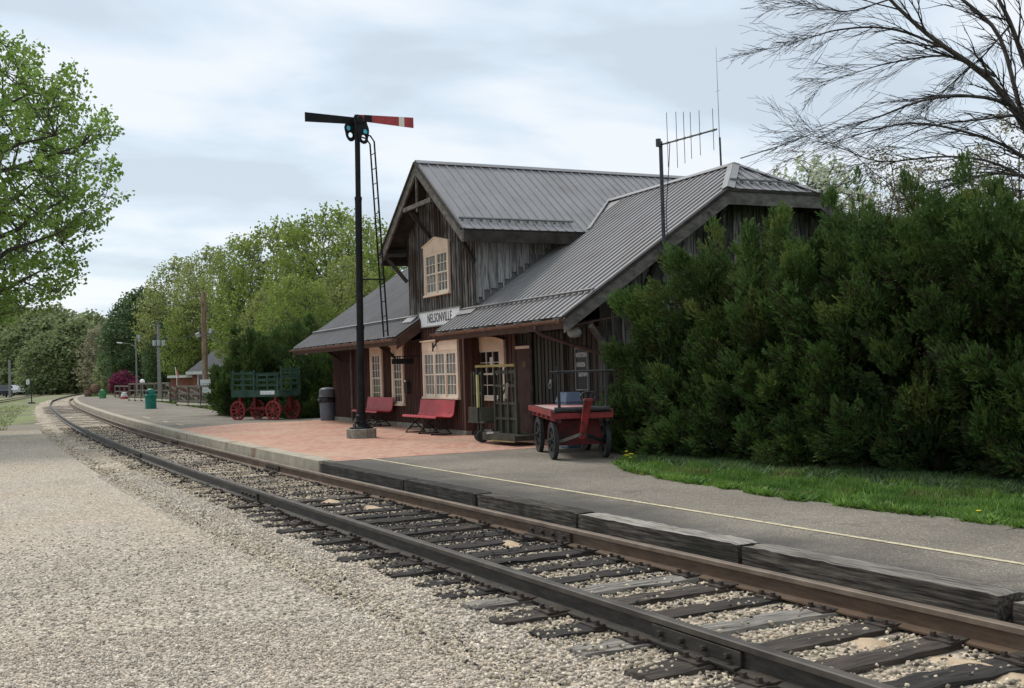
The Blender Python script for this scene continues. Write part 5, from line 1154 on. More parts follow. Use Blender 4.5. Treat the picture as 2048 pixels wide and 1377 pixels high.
# background tree prototypes
PR = {}
PR['round'] = dict(leafmat='leaf_spring', barkmat='bark_grey', prof=[(2.5, 3.2), (4, 4.6), (7, 5.2), (10, 4.6), (12.5, 3.2), (14, 1.2)], trunk_r=.28, z_fork=2.2, n1=26, n2=260, n3=2000, leaves=11, size=.19, seed=5, fl=.6, spread=.2, upbias=1.1, gap=.12)
PR['airy'] = dict(leafmat='leaf_spring', barkmat='bark_grey', prof=[(4, 2.2), (6, 3.6), (9, 4.4), (12, 4.2), (14.5, 3.0), (16.5, 1.)], trunk_r=.26, z_fork=2.5, n1=26, n2=300, n3=1500, leaves=9, size=.17, seed=9, fl=.7, spread=.18, upbias=1.6, gap=.06)
PR['yellow'] = dict(leafmat='leaf_yellow', barkmat='bark_grey', prof=[(2.5, 2.8), (5, 4.6), (8, 4.9), (11, 4.0), (13.5, 2.0), (14.5, .8)], trunk_r=.25, z_fork=2, n1=24, n2=260, n3=1700, leaves=9, size=.19, seed=13, fl=.6, spread=.2, upbias=1.2, gap=.1)
PR['dark'] = dict(leafmat='leaf_dark', barkmat='bark', prof=[(1.2, 3.4), (4, 4.6), (7, 4.6), (9.5, 3.6), (11.5, 2.2), (12.6, .8)], trunk_r=.25, z_fork=1.5, n1=22, n2=240, n3=1900, leaves=13, size=.22, seed=17, fl=.4, spread=.22, upbias=.5, gap=.3)
PR['far'] = dict(leafmat='leaf_far', barkmat='bark_grey', prof=[(.8, 4.5), (4, 6.), (8, 6.), (12, 5.), (15, 3.), (17, 1.)], trunk_r=.3, z_fork=1.5, n1=20, n2=150, n3=1100, leaves=11, size=.5, seed=21, fl=.7, spread=.5, upbias=.6, gap=.3)
PR['brown'] = dict(leafmat='leaf_brown', barkmat='bark_grey', prof=[(.8, 4.), (4, 5.5), (8, 5.5), (12, 4.6), (15, 3.), (17, 1.)], trunk_r=.3, z_fork=1.5, n1=20, n2=200, n3=1100, leaves=7, size=.42, seed=25, fl=.7, spread=.45, upbias=.6, gap=.2)
PR['pear'] = dict(leafmat='blossom', barkmat='bark_grey', prof=[(2, 1.8), (4, 2.8), (7, 3.0), (9.5, 2.4), (11.5, 1.2)], trunk_r=.2, z_fork=1.5, n1=22, n2=200, n3=1000, leaves=6, size=.17, seed=29, fl=.5, spread=.13, upbias=1.8, gap=.1)
PR['bud'] = dict(leafmat='bud_olive', barkmat='bark_grey', prof=[(2, 2.2), (4, 3.6), (7, 4.2), (10, 3.6), (12.5, 2.0), (14, .8)], trunk_r=.2, z_fork=1.5, n1=30, n2=300, n3=1300, leaves=6, size=.12, seed=33, fl=.5, spread=.16, upbias=1.4, gap=.1)
PT = {}
def place_tree(kind, px, dist, h, label, group, rz=None, wide=1., z=0., name=None):
    full = PR[kind]['prof'][-1][0]; s = h / full; loc = bear(px, dist, z); rz = rnd.uniform(0, 6.28) if rz is None else rz
    if kind not in PT:
        t = make_tree(name or {'dark': 'broadleaf_tree', 'pear': 'pear_tree', 'bud': 'budding_tree'}.get(kind, 'deciduous_tree'), label, 'tree', group=group, **PR[kind]); PT[kind] = t; t.location = loc; t.rotation_euler = (0, 0, rz); t.scale = (s * wide, s * wide, s)
    else: t = dup(PT[kind], loc, rz, label, group, (s * wide, s * wide, s)); t['label'] = label
    return t
def hgt(py, px, dist): return H + (772 - .0303 * px - py) / 2200 * dist
G1 = 'spring trees behind the green wagon'
for kind, px, py, dist, wd, lb in (
    ('round', 660, 428, 74, .95, 'tallest bright green tree, rising right behind the semaphore mast'),
    ('airy', 745, 445, 70, 1.0, 'airy green tree behind the ladder, left of the dormer'),
    ('round', 560, 455, 80, .95, 'broad bright green tree above the green wagon'),
    ('airy', 480, 490, 82, .85, 'airy tree with bare lower stems right of the rusty pole'),
    ('yellow', 425, 508, 112, .85, 'thin yellow green tree behind the rusty pole'),
    ('yellow', 360, 530, 120, .95, 'yellow green tree left of the rusty pole'),
    ('dark', 290, 590, 135, 1.1, 'dark green tree behind the street lamp'),
    ('yellow', 700, 520, 62, .9, 'low yellow green tree behind the depot roof left slope'),
    ('round', 600, 560, 60, .9, 'mid green tree right behind the dark evergreens'),
    ('yellow', 530, 590, 70, .8, 'leafy yellow green tree behind the green wagon rack'),
    ('round', 800, 470, 66, .9, 'green tree peeking under the dormer eave'),
    ('round', 400, 610, 112, 1.1, 'low green tree behind the brick house chimney'),
    ('dark', 350, 650, 118, 1.1, 'low dark tree behind the grey pole'),
    ('yellow', 240, 700, 180, 1.4, 'low yellow green shrubby tree above the purple shrub'),
    ('dark', 480, 670, 108, .8, 'dark tree between the brick house and the evergreens')):
    place_tree(kind, px, dist, hgt(py, px, dist), lb, G1, wide=wd)
FAR = ((-60, 610, 240, 'far'), (10, 620, 235, 'far'), (70, 640, 225, 'far'), (110, 630, 250, 'far'), (150, 650, 200, 'far'), (185, 640, 230, 'far'), (215, 655, 190, 'brown'), (250, 640, 200, 'far'), (90, 680, 200, 'far'), (130, 690, 240, 'far'),
        (170, 700, 215, 'far'), (210, 705, 210, 'far'), (240, 690, 170, 'far'), (290, 680, 150, 'far'), (330, 670, 150, 'far'), (390, 670, 140, 'far'), (440, 650, 130, 'far'), (500, 640, 130, 'far'), (560, 600, 120, 'far'), (620, 580, 120, 'far'), (690, 560, 120, 'far'), (760, 540, 120, 'far'), (30, 690, 260, 'far'), (-20, 680, 250, 'brown'), (60, 700, 270, 'far'), (110, 715, 262, 'far'), (160, 720, 250, 'brown'), (200, 720, 240, 'far'))
for px, py, dist, kind in FAR:
    place_tree(kind, px, dist, hgt(py, px, dist), ('hazy olive tree in the distant wood line' if kind == 'far' else 'brownish barely leafed tree in the distant wood line') + ', ' + ordinal(1 + sorted(q[0] + q[2] / 1000 for q in FAR).index(px + dist / 1000)) + ' from the left', 'trees of the distant wood line', wide=1.25)
place_tree('pear', 1600, 60, hgt(330, 1600, 60), 'white flowering tree just right of the roof peak', 'pale trees behind the depot on the right')
place_tree('pear', 1650, 62, hgt(345, 1650, 62), 'white flowering tree second to the right of the roof peak', 'pale trees behind the depot on the right')
place_tree('pear', 1710, 66, hgt(370, 1710, 66), 'white flowering tree partly behind drooping branches', 'pale trees behind the depot on the right')
for px, py, d in ((1790, 330, 55), (1860, 350, 50), (1960, 330, 48), (2060, 270, 46)): place_tree('bud', px, d, hgt(py, px, d), 'budding olive tree behind the junipers, ' + {1790: 'leftmost of the four', 1860: 'second of the four', 1960: 'third of the four', 2060: 'at the picture edge'}[px], 'pale trees behind the depot on the right')
for px, py, d in ((1500, 560, 90), (1750, 470, 90), (1900, 470, 85), (2050, 460, 80), (1650, 480, 95)): place_tree('far', px, d, hgt(py, px, d), 'low olive tree behind the junipers, ' + {1500: 'leftmost, by the roof', 1650: 'second from the left', 1750: 'in the middle', 1900: 'second from the right', 2050: 'at the picture edge'}[px], 'far trees behind the junipers', wide=1.3)
# purple shrub
t = make_tree('purple_shrub', 'round purple flowering shrub beside the street lamp', 'shrub', 'leaf_purple', 'bark', prof=[(.3, 1.6), (1.2, 2.6), (2.2, 2.5), (3.2, 1.6), (3.8, .6)], trunk_r=.12, z_fork=.3, n1=12, n2=60, n3=700, leaves=12, size=.22, seed=41, fl=.45, spread=.2, upbias=.7, gap=.2); t.location = bear(246, 126, .35); t.scale = (.56, .56, .62)

# junipers
def spray_mesh(P, D, Ln, g, K=15, w_=.011, bl=.085):
    n = len(P); tpos = np.linspace(.05, .95, K)[None, :, None]
    Pj = P[:, None] + D[:, None] * Ln[:, None, None] * tpos
    side = nrm(g.normal(size=(n * K, 3))).reshape(n, K, 3); bd_ = D[:, None] * .85 + side * (.75 - .45 * tpos)
    bd_ /= np.linalg.norm(bd_, axis=2, keepdims=True); bl_ = bl * g.uniform(.6, 1.2, (n, K, 1)) * (1.15 - .5 * tpos)
    s = np.cross(bd_, g.normal(size=(n, K, 3))); s /= np.linalg.norm(s, axis=2, keepdims=True); W = w_ * g.uniform(.7, 1.3, (n, K, 1))
    V = np.stack([Pj - s * W, Pj + s * W, Pj + bd_ * bl_], 2); return V.reshape(-1, 3)
def juniper(label, x, y, h, r, seed, plumes=6, dens=1., name='juniper', z=.2, yfront=None, group='dark junipers at the right end of the depot', sc=1., brown=.08):
    g = np.random.default_rng(seed); t = thing(name, label, 'juniper', (x, y, z), 0, group); P = []; D = []; Ln = []; VV = []; trunk = MB()
    fr = []
    for k in range(plumes):      # upright leaders
        a = g.uniform(0, 6.283); q = 0 if k == 0 else r * g.uniform(.25, .6); hh = h if k == 0 else h * g.uniform(.72, .95)
        o = np.array([q * math.cos(a), q * math.sin(a), .3]); ax = nrm(np.array([[math.cos(a) * .08, math.sin(a) * .08, 1.]]))[0]; fr.append((o, ax, hh - .3, g.uniform(.36, .5) * (r / 1.2), int(30 * dens * hh / 3.5), 1))
        trunk.tube([(0, 0, 0), (o[0] * .6, o[1] * .6, hh * .3), (o[0], o[1], hh * .7)], [.05, .03, .008], 5)
    nb = int(42 * dens * h / 3.8)
    for k in range(nb):          # boughs that lean outwards and turn up
        a = g.uniform(0, 6.283); zf = g.uniform(0, 1) ** 1.35 * .70; wid = r * (1.0 - .45 * zf) * g.uniform(.42, .62)
        o = np.array([math.cos(a) * wid, math.sin(a) * wid, max(.12, zf * h)]); up_ = .35 + .85 * zf + g.normal(0, .2)
        ax = nrm(np.array([[math.cos(a), math.sin(a), up_]]))[0]; fr.append((o, ax, g.uniform(.7, 1.15) * (r / 1.2) * (.85 + .3 * zf), g.uniform(.22, .36) * (r / 1.2), int(13 * dens), 0))
    for (o, ax0, Lp, Rp, nl, upright) in fr:
        b1_ = nrm(np.cross(ax0[None], np.array([[.3, .5, .1]])))[0]; b2_ = np.cross(ax0, b1_)
        tt = g.uniform(0, 1, nl) ** .8; an = g.uniform(0, 6.283, nl); prof = np.minimum(1, (1.5 * (1 - tt) ** 1.15 if upright else 1.7 * (1 - tt) ** .8) + .02) * np.minimum(1, .6 + tt * 2.2) * g.uniform(.5, 1.0, nl)
        rd = b1_[None] * np.cos(an)[:, None] + b2_[None] * np.sin(an)[:, None]
        c0 = o[None] + ax0[None] * (tt * Lp)[:, None] + rd * (prof * Rp)[:, None]
        ax = nrm(ax0[None] * (.5 + .7 * tt[:, None]) + rd * (.75 - .5 * tt)[:, None] + np.array([[0, 0, .28]]) + g.normal(0, .26, (nl, 3)))
        LL = g.uniform(.18, .36, nl) * sc * (1 - .2 * tt); m = 22; u = g.uniform(0, 1, (nl, m)); e1 = nrm(np.cross(ax, g.normal(size=(nl, 3)))); e2 = np.cross(ax, e1); ph = g.uniform(0, 6.283, (nl, m))
        rr_ = (1 - u) ** .7 * .135 * sc * g.uniform(.3, 1, (nl, m)); side = e1[:, None] * np.cos(ph)[..., None] + e2[:, None] * np.sin(ph)[..., None]
        p = (c0[:, None] + ax[:, None] * (u * LL[:, None])[..., None] + side * rr_[..., None]).reshape(-1, 3); p[:, 2] = np.maximum(p[:, 2], .03)
        d = nrm((ax[:, None] * .9 + side * (.7 * (1 - u))[..., None] + np.array([0, 0, .25])).reshape(-1, 3) + g.normal(0, .15, (nl * m, 3))); P.append(p); D.append(d); Ln.append((g.uniform(.07, .16, nl * m)) * sc)
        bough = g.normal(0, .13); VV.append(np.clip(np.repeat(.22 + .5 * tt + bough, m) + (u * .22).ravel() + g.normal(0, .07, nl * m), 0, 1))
    P = np.concatenate(P); D = np.concatenate(D); Ln = np.concatenate(Ln); VV = np.concatenate(VV)
    K = 11; V = spray_mesh(P, D, Ln, g, K, .0095 * sc, .06 * sc); np_mesh('foliage', V, 3, 'juniper', t, var=np.repeat(VV, K))
    idx = g.choice(len(P), int(len(P) * brown), replace=False); cen = P[idx]; keep = (cen[:, 2] < h * .7) & (np.sin(cen[:, 0] * 4 + seed) * np.sin(cen[:, 1] * 4.3) * np.sin(cen[:, 2] * 3.1 + seed) > -.1); idx = idx[keep]
    V = spray_mesh(P[idx] * np.array([1.01, 1.01, 1.]), D[idx], Ln[idx], g, K, .0095 * sc, .06 * sc); np_mesh('dead_foliage', V, 3, 'juniper_brown', t, var=np.repeat(g.uniform(0, 1, len(idx)), K))
    trunk.build('trunk', 'bark', t); return t
J = [(-16.1, 10.5, 2.2, .7, 'small juniper nearest the red cart'), (-15.3, 10.7, 3.15, 1.05, 'juniper second from the red cart, below the antenna mast'), (-14.35, 10.9, 3.7, 1.15, 'juniper third from the red cart, before the left bend of the clipped gable'), (-13.5, 11.05, 3.75, 1.1, 'juniper with a tip at the left half of the clipped gable'),
     (-12.6, 11.1, 3.9, 1.15, 'juniper with a single tip before the middle of the clipped gable'), (-11.65, 11.15, 3.9, 1.2, 'juniper at the right end of the clipped gable'), (-10.6, 11.3, 3.85, 1.25, 'juniper right of the roof edge'), (-9.75, 11.4, 3.8, 1.25, 'tallest juniper, its twin tips near the right edge of the picture'), (-8.9, 11.6, 3.75, 1.3, 'juniper second from the right picture edge'), (-7.9, 11.8, 3.7, 1.3, 'juniper at the right edge below the bare tree'), (-6.8, 11.9, 3.7, 1.3, 'rightmost juniper, cut by the picture edge')]
for k, (x, y, h, r, lb) in enumerate(J): juniper(lb, x, y, h, r, 50 + k, 6, 1.25, brown=.24)
for k, (x, y, h, lb) in enumerate(((-9.6, 13.2, 3.3, 'low filler juniper added in a second row behind the tallest juniper'), (-7.6, 13.4, 3.3, 'low filler juniper added in a second row behind the juniper at the right edge'), (-5.6, 13.4, 3.4, 'low filler juniper added in a second row outermost on the right'))): juniper(lb, x, y, h, 1.35, 70 + k, 6, 1.1, brown=.2)  # second row added as filler, to block the bright gap under the hedge
JL = [(516, 44.5, 3.3, 1.5, 'dark evergreen left of the green wagon'), (560, 45, 3.6, 1.9, 'tall dark evergreen behind the green wagon'), (615, 44, 3.9, 1.9, 'dark evergreen right behind the green wagon'), (650, 41, 3.2, 1.6, 'dark evergreen in the shade left of the trash can'), (480, 46, 2.2, .9, 'low dark evergreen by the wooden fence'), (680, 46, 3.8, 1.8, 'dark evergreen beside the left gable of the depot')]
for k, (px, dist, h, r, lb) in enumerate(JL):
    p_ = bear(px, dist, 0); juniper(lb, p_.x, p_.y, h, r, 80 + k, 6, 1., z=.0, group='dark evergreens behind the green wagon', sc=1.45, brown=.03)

# bare tree at the right
g = np.random.default_rng(77)
bt = thing('bare_tree', 'large leafless tree with drooping twigs at the upper right', 'tree', bear(2230, 19, .2), world=True)
SEG = []
def polyl(pts, r0, r1, n=14):
    pts = np.array([list(p) for p in pts]); m = len(pts); t = np.linspace(0, m - 1, n + 1); out = np.stack([np.interp(t, np.arange(m), pts[:, k]) for k in range(3)], 1)
    for _ in range(2): out[1:-1] = (out[:-2] + 2 * out[1:-1] + out[2:]) / 4
    r = np.linspace(r0, r1, n + 1)
    for i in range(n): SEG.append((out[i], out[i + 1], r[i] * .62, r[i + 1] * .62))
    return out, r
def twig(p, d, ln, r, lvl, bendv):
    n = 6 if lvl < 2 else 4; q = p.copy(); dd = d / np.linalg.norm(d); st = ln / n; pts = [q.copy()]; ds = [dd.copy()]
    for i in range(n):
        dd = dd + bendv * .15 + g.normal(0, .07, 3); dd /= np.linalg.norm(dd); q2 = q + dd * st; ra = r * (1 - i / n * .75); rb = r * (1 - (i + 1) / n * .75); SEG.append((q, q2, ra * .68, rb * .68)); q = q2; pts.append(q.copy()); ds.append(dd.copy())
    if lvl < 3:
        for i in range(1, n + 1):
            for s in range(2 if lvl < 2 else (1 if g.uniform() < .8 else 0)):
                if g.uniform() < .50: continue
                pr = np.cross(ds[i], g.normal(size=3)); pr /= np.linalg.norm(pr); nd = ds[i] + pr * g.uniform(.25, .65); twig(pts[i], nd, ln * g.uniform(.42, .72), max(.0028, r * .5), lvl + 1, bendv)
def limb_px(L_, r0, r1, tw, tln, bend):
    pts = [np.array(ray3(*p)) for p in L_]; out, r = polyl(pts, r0, r1, 16)
    for i in range(2, len(out)):
        d = out[i] - out[i - 1]; d /= np.linalg.norm(d)
        for _ in range(tw):
            pr = np.cross(d, g.normal(size=3)); pr /= np.linalg.norm(pr); twig(out[i], d + pr * g.uniform(.22, .6), tln * g.uniform(.55, 1.15), max(.005, r[i] * .45), 1, np.array(bend))
    d = out[-1] - out[-2]; twig(out[-1], d, tln, r[-1], 0, np.array(bend))
left = -np.array(list(r_)); dn = np.array([0, 0, -1.])
limb_px([(2230, 900, 19), (2200, 600, 19), (2110, 370, 18.6), (2048, 250, 18.3), (1991, 153, 18), (1879, 93, 17.6), (1825, 42, 17.4), (1777, 0, 17.2), (1730, -60, 17)], .12, .025, 1, .9, left * .5 + dn * .1)
limb_px([(1879, 93, 17.6), (1810, 62, 17.4), (1740, 52, 17.1), (1660, 62, 16.8), (1640, 70, 16.6), (1610, 78, 16.4)], .035, .008, 1, .62, left * .6 + dn * .25)
limb_px([(1991, 153, 18), (1900, 110, 18.2), (1840, 115, 18.3), (1760, 130, 18.2), (1700, 150, 18.1)], .04, .008, 1, .75, left * .5 + dn * .3)
limb_px([(2100, 350, 18.6), (2048, 215, 18), (1960, 190, 17.4), (1850, 195, 17), (1760, 235, 16.6), (1700, 250, 16.4)], .06, .010, 1, .8, left * .5 + dn * .3)
limb_px([(2120, 400, 18.6), (2048, 305, 18.6), (1950, 268, 18.7), (1830, 240, 18.8), (1740, 262, 18.8), (1670, 285, 18.8)], .05, .009, 1, .8, left * .5 + dn * .2)
limb_px([(2140, 300, 19), (2048, 228, 19.2), (1960, 240, 19.2), (1860, 250, 19.2), (1780, 290, 19)], .045, .009, 1, .8, left * .5 + dn * .35)
limb_px([(2200, 420, 18), (2060, 352, 17.5), (1980, 345, 17.2), (1900, 372, 17), (1840, 390, 16.9)], .05, .010, 1, .7, left * .5 + dn * .3)
limb_px([(2220, 500, 19), (2090, 380, 18), (1990, 320, 18), (1880, 310, 18), (1760, 330, 17.8), (1690, 300, 17.8)], .05, .009, 1, .8, left * .4 - dn * .1)
limb_px([(2200, 600, 19), (2120, 300, 18.5), (2048, 128, 18), (2023, 48, 17.8), (1997, 0, 17.6), (1960, -80, 17.5)], .085, .03, 1, .8, left * .4)
limb_px([(2048, 250, 18.3), (2000, 60, 18.6), (1900, -20, 18.8), (1840, -80, 19)], .06, .03, 1, .8, left * .4)
limb_px([(2023, 48, 17.8), (1960, 120, 17.6), (1900, 170, 17.5)], .025, .008, 1, .6, left * .2 + dn * .4)
limb_px([(1777, 0, 17.2), (1700, 25, 17.1), (1640, 18, 17), (1600, 10, 17)], .02, .006, 1, .5, left * .5)
limb_px([(1700, 300, 17), (1740, 340, 17.4), (1800, 385, 17.8), (1880, 420, 18)], .012, .012, 1, .45, left * .3 + dn * .1)
A = np.array([s[0] for s in SEG]); B = np.array([s[1] for s in SEG]); RA = np.array([s[2] for s in SEG]); RB = np.array([s[3] for s in SEG]); RA = np.maximum(RA, .0024); RB = np.maximum(RB, .002)
big = RA > .016; loc = np.array(list(bt.location))
v, f = tubes_np(A[big] - loc, B[big] - loc, RA[big], RB[big], 7); np_mesh('trunk', v, 4, 'bark', bt, F=f)
v, f = tubes_np(A[~big] - loc, B[~big] - loc, RA[~big], RB[~big], 4); np_mesh('crown', v, 4, 'twig_dark', bt, F=f)
print('bare segs', len(SEG))

# ================================================================== FAR LEFT: poles, lamp, fence, houses, vehicles
def pole(name, label, cat, px, dist, h, r0, r1, m, extras=None, z=0):
    t = thing(name, label, cat, bear(px, dist, z)); v = Vector(bear(px, 1)).normalized(); t.rotation_euler = (0, 0, math.atan2(v.y, v.x) - R(90))
    mb = MB(); mb.tube([(0, 0, 0), (0, 0, h)], [r0, r1], 10); mb.build('pole', m, t)
    if extras: extras(t, h)
    return t
def xf_rust(t, h):
    for x in (-.33, .37):
        mb = MB(); mb.tube([(x, -.1, h * .62 - (.12 if x < 0 else -.1)), (x * 1.3, -.12, h * .62 + .28 - (.12 if x < 0 else -.1))], .17, 10); mb.bar((0, 0, h * .62), (x, -.05, h * .62), .04, .04); mb.build('floodlight', 'steel_light', t, bevel=.02)
    mb = MB(); mb.box(-.32, .32, -.25, -.22, .65, 1.75); so = mb.build('notice_board', 'sign_white', t)
    q = MB()
    for k in range(4): q.box(-.2, .12 + .04 * (k % 2), -.253, -.25, .85 + .2 * k, .90 + .2 * k)
    q.build('lettering', 'letter_grey', so)
pole('utility_pole', 'rust brown utility pole with twin floodlights and a white notice', 'utility pole', 409, 73, hgt(590, 409, 73), .2, .15, 'pole_rust', xf_rust)
def xf_tr(t, h):
    for x in (-.35, .0, .4):
        mb = MB(); mb.tube([(x, -.2, h * .72), (x, -.2, h * .72 + .5)], .17, 10); mb.build('transformer', 'steel_light', t)
    mb = MB(); mb.bar((-.5, -.1, h * .76), (.55, -.1, h * .76), .08, .08); mb.build('crossarm', 'pole_grey', t)
pole('utility_pole', 'grey utility pole carrying pale transformers', 'utility pole', 317, 105, hgt(655, 317, 105), .17, .12, 'pole_grey', xf_tr)
def xf_lamp(t, h):
    mb = MB(); mb.tube([(0, 0, h - .9), (-.5, 0, h - .62), (-1.0, 0, h - .55), (-1.3, 0, h - .52)], .035, 6); a = mb.build('lamp_arm', 'pole_grey', t); q = MB(); q.bar((-1.25, 0, h - .52), (-1.75, 0, h - .48), .18, .11); q.build('lamp_head', 'globe', a, bevel=.03)
    q = MB(); q.tube([(.3, 0, h - .35), (.3, 0, h + .25)], .14, 8); q.build('transformer', 'steel_light', t)
pole('street_lamp', 'slim grey street lamp with a long curved arm above the purple shrub', 'street lamp', 272, 112, hgt(680, 272, 112), .1, .07, 'pole_grey', xf_lamp)
def xf_p(t, h):
    q = MB(); q.tube([(-.12, -.1, h - .9), (-.12, -.1, h - .1)], .2, 8); q.build('transformer', 'steel_light', t)
pole('utility_pole', 'pale pole with a transformer at the far left beside the grass', 'utility pole', 51, 200, hgt(705, 48, 200), .22, .18, 'pole_grey', xf_p)
pole('utility_pole', 'pale pole in front of the red barn', 'utility pole', 18, 175, hgt(725, 18, 175), .2, .16, 'pole_grey')
pole('utility_pole', 'distant pole just right of the red barn', 'utility pole', 38, 260, hgt(730, 38, 260), .2, .16, 'pole_grey')
pole('utility_pole', 'second distant pole right of the red barn', 'utility pole', 44, 290, hgt(735, 44, 290), .2, .16, 'pole_grey')
# wires between poles
def wire(a, b, sag, label):
    a, b = Vector(a), Vector(b); mb = MB(); mb.tube([a.lerp(b, k / 8) - Vector((0, 0, sag * math.sin(math.pi * k / 8))) for k in range(9)], .018, 4); tag(mb.build('overhead_wire', 'letter_black', org=a), label, 'wire', 'wires between the poles')
wire(bear(272, 112, 6.0), bear(317, 105, 6.0), .5, 'thin wire from the street lamp to the grey pole'); wire(bear(317, 105, 6.0), bear(409, 73, 5.0), .6, 'thin wire from the grey pole to the rusty pole'); wire(bear(409, 73, 4.6), bear(520, 60, 3.6), .3, 'thin wire from the rusty pole towards the evergreens')
# switch stand and crossing sign
t = thing('switch_stand', 'thin black switch stand beside the far curve of the track', 'switch stand', bear(61, 112, 0)); mb = MB(); mb.tube([(0, 0, 0), (0, 0, 2.1)], .05, 6); mb.build('post', 'black_iron', t); mb = MB(); mb.box(-.16, .16, -.02, .02, 1.75, 2.15); mb.build('target', 'black_iron', t); mb = MB(); mb.box(-.25, .25, -.3, .3, 0, .12); mb.build('base', 'black_iron', t)
t = thing('signal_flag_board', 'small white board on a post right of the pale pole', 'sign', bear(54, 190, 0)); mb = MB(); mb.tube([(0, 0, 0), (0, 0, 2.2)], .05, 6); mb.build('post', 'bin_green', t); mb = MB(); mb.box(-.04, .04, -.25, .25, 1.8, 2.6); mb.build('panel', 'white_paint', t)
t = thing('crossing_sign', 'white railroad crossing X on a post behind the planter', 'sign', bear(205, 170, 0)); v = bear(205, 1); t.rotation_euler = (0, 0, math.atan2(v.y, v.x) - R(90)); mb = MB(); mb.tube([(0, .06, 0), (0, .06, 3.4)], .06, 6); mb.build('post', 'pole_grey', t)
for s in (-1, 1): mb = MB(); mb.bar((-.45 * s, -.01 * s, 2.5), (.45 * s, -.01 * s, 3.3), .03, .2); mb.build('crossbuck_blade', 'white_paint', t)
# planter: brown ball on a barrel, flower pot
t = thing('planter', 'brown round topiary ball in a planter beside the bright green bin', 'planter', bear(188, 125, .0)); t.scale = (.62, .62, .8); mb = MB(); mb.lathe([(.1, .75), (.5, .95), (.68, 1.3), (.68, 1.5), (.5, 1.9), (.1, 2.05)], 16); mb.build('ball', 'terracotta', t, smooth=True); mb = MB(); mb.lathe([(.9, 0), (1.1, .3), (1., .35), (.3, .75)], 14); mb.build('bed', 'grass', t)
t = thing('barrel', 'reddish brown barrel left of the round planter', 'barrel', bear(174, 125, .0)); mb = MB(); mb.lathe([(.3, 0), (.36, .4), (.36, .6), (.3, 1.0)], 14); mb.build('staves', 'terracotta', t); mb = MB(); mb.lathe([(.365, .45), (.37, .5), (.365, .55)], 14); mb.build('hoop', 'black_iron', t)
t = thing('fire_hydrant', 'squat red hydrant cover with white top behind the ramp rail', 'hydrant', bear(246, 100, .15)); t.scale = (.6, .6, .75); mb = MB(); mb.lathe([(.5, 0), (.55, .2), (.5, .42), (.42, .45)], 14); mb.build('body', 'signal_red', t); mb = MB(); mb.lathe([(.40, .45), (.42, .62), (.36, .75), (.36, .9), (.1, .95)], 14); mb.build('cap', 'white_paint', t)
t = thing('globe_lamp', 'white globe lamp on a short post above the wooden ramp', 'lamp', bear(283, 100, 0)); mb = MB(); mb.tube([(0, 0, 0), (0, 0, 1.5)], .05, 6); mb.build('post', 'pole_grey', t); mb = MB(); mb.lathe([(.04, 1.5), (.18, 1.58), (.22, 1.72), (.18, 1.86), (.03, 1.94)], 14); mb.build('globe', 'globe', t, smooth=True)
# wooden fences and ramps
def rail_fence(label, A, B, zb, zt, n, base=False, rails=3, dz=(0, 0)):
    A = Vector(A); B = Vector(B); t = thing('wooden_fence', label, 'fence', ((A.x + B.x) / 2, (A.y + B.y) / 2, 0), world=True); d = B - A
    for k in range(n + 1):
        p_ = A + d * k / n; oz = dz[0] + (dz[1] - dz[0]) * k / n; mb = MB(); mb.box(p_.x - .06, p_.x + .06, p_.y - .06, p_.y + .06, min(0, zb + oz), zt + oz + .02); mb.build('post', 'fence_wood', t)
    for k in range(rails):
        z = zb + .18 + (zt - zb - .2) * k / (rails - 1); mb = MB(); mb.bar((A.x, A.y, z + dz[0]), (B.x, B.y, z + dz[1]), .05, .12 if k == rails - 1 else .1); mb.build('rail', 'fence_wood', t)
    if base: mb = MB(); mb.bar((A.x, A.y, zb + dz[0] + .03), (B.x, B.y, zb + dz[1] + .03), .09, .1); mb.build('base_board', 'fence_cream', t)
bp = lambda px, d: bear(px, d, 0)
rail_fence('nearest wooden rail fence with cream base board left of the evergreens', bp(352, 66), bp(455, 56), .40, 1.42, 4, True)
rail_fence('wooden ramp rail with cream base board behind the dark green bin', bp(256, 90), bp(338, 76), .42, 1.6, 6, True)
rail_fence('wooden rail of the ramp running up left behind the hydrant', bp(228, 112), bp(258, 98), .2, 1.4, 3)
rail_fence('sloping wooden stair rail between the two ramp fences', bp(330, 80), bp(370, 70), .1, 1.05, 4, False, 3, (.45, -.15))
rail_fence('sloping wooden rail behind the nearest fence', bp(365, 72), bp(405, 66), .1, 1.0, 4, False, 3, (.35, -.2))
rail_fence('low wooden rail fence in front of the brick house', bp(380, 84), bp(470, 80), .1, 1.1, 6)
for k in range(5):
    pass
# distant steel fence
t = thing('panel_fence', 'long blue grey metal fence across the end of the track', 'fence', bear(140, 250, 0), world=True); A = bear(98, 255); B = bear(185, 240); mb = MB()
for k in range(60):
    a_ = A.lerp(B, k / 60); b_ = A.lerp(B, (k + .8) / 60); mb.prism([(a_.x, a_.y, 0), (b_.x, b_.y, 0), (b_.x, b_.y, 1.7 + .03 * k / 60 * 8), (a_.x, a_.y, 1.7 + .03 * k / 60 * 8)], (.05, .05, 0), rnd.random())
mb.build('panel', 'fence_steel', t); mb = MB(); mb.bar((A.x, A.y, 1.4), (B.x, B.y, 1.5), .1, .1); mb.build('rail', 'fence_steel', t)
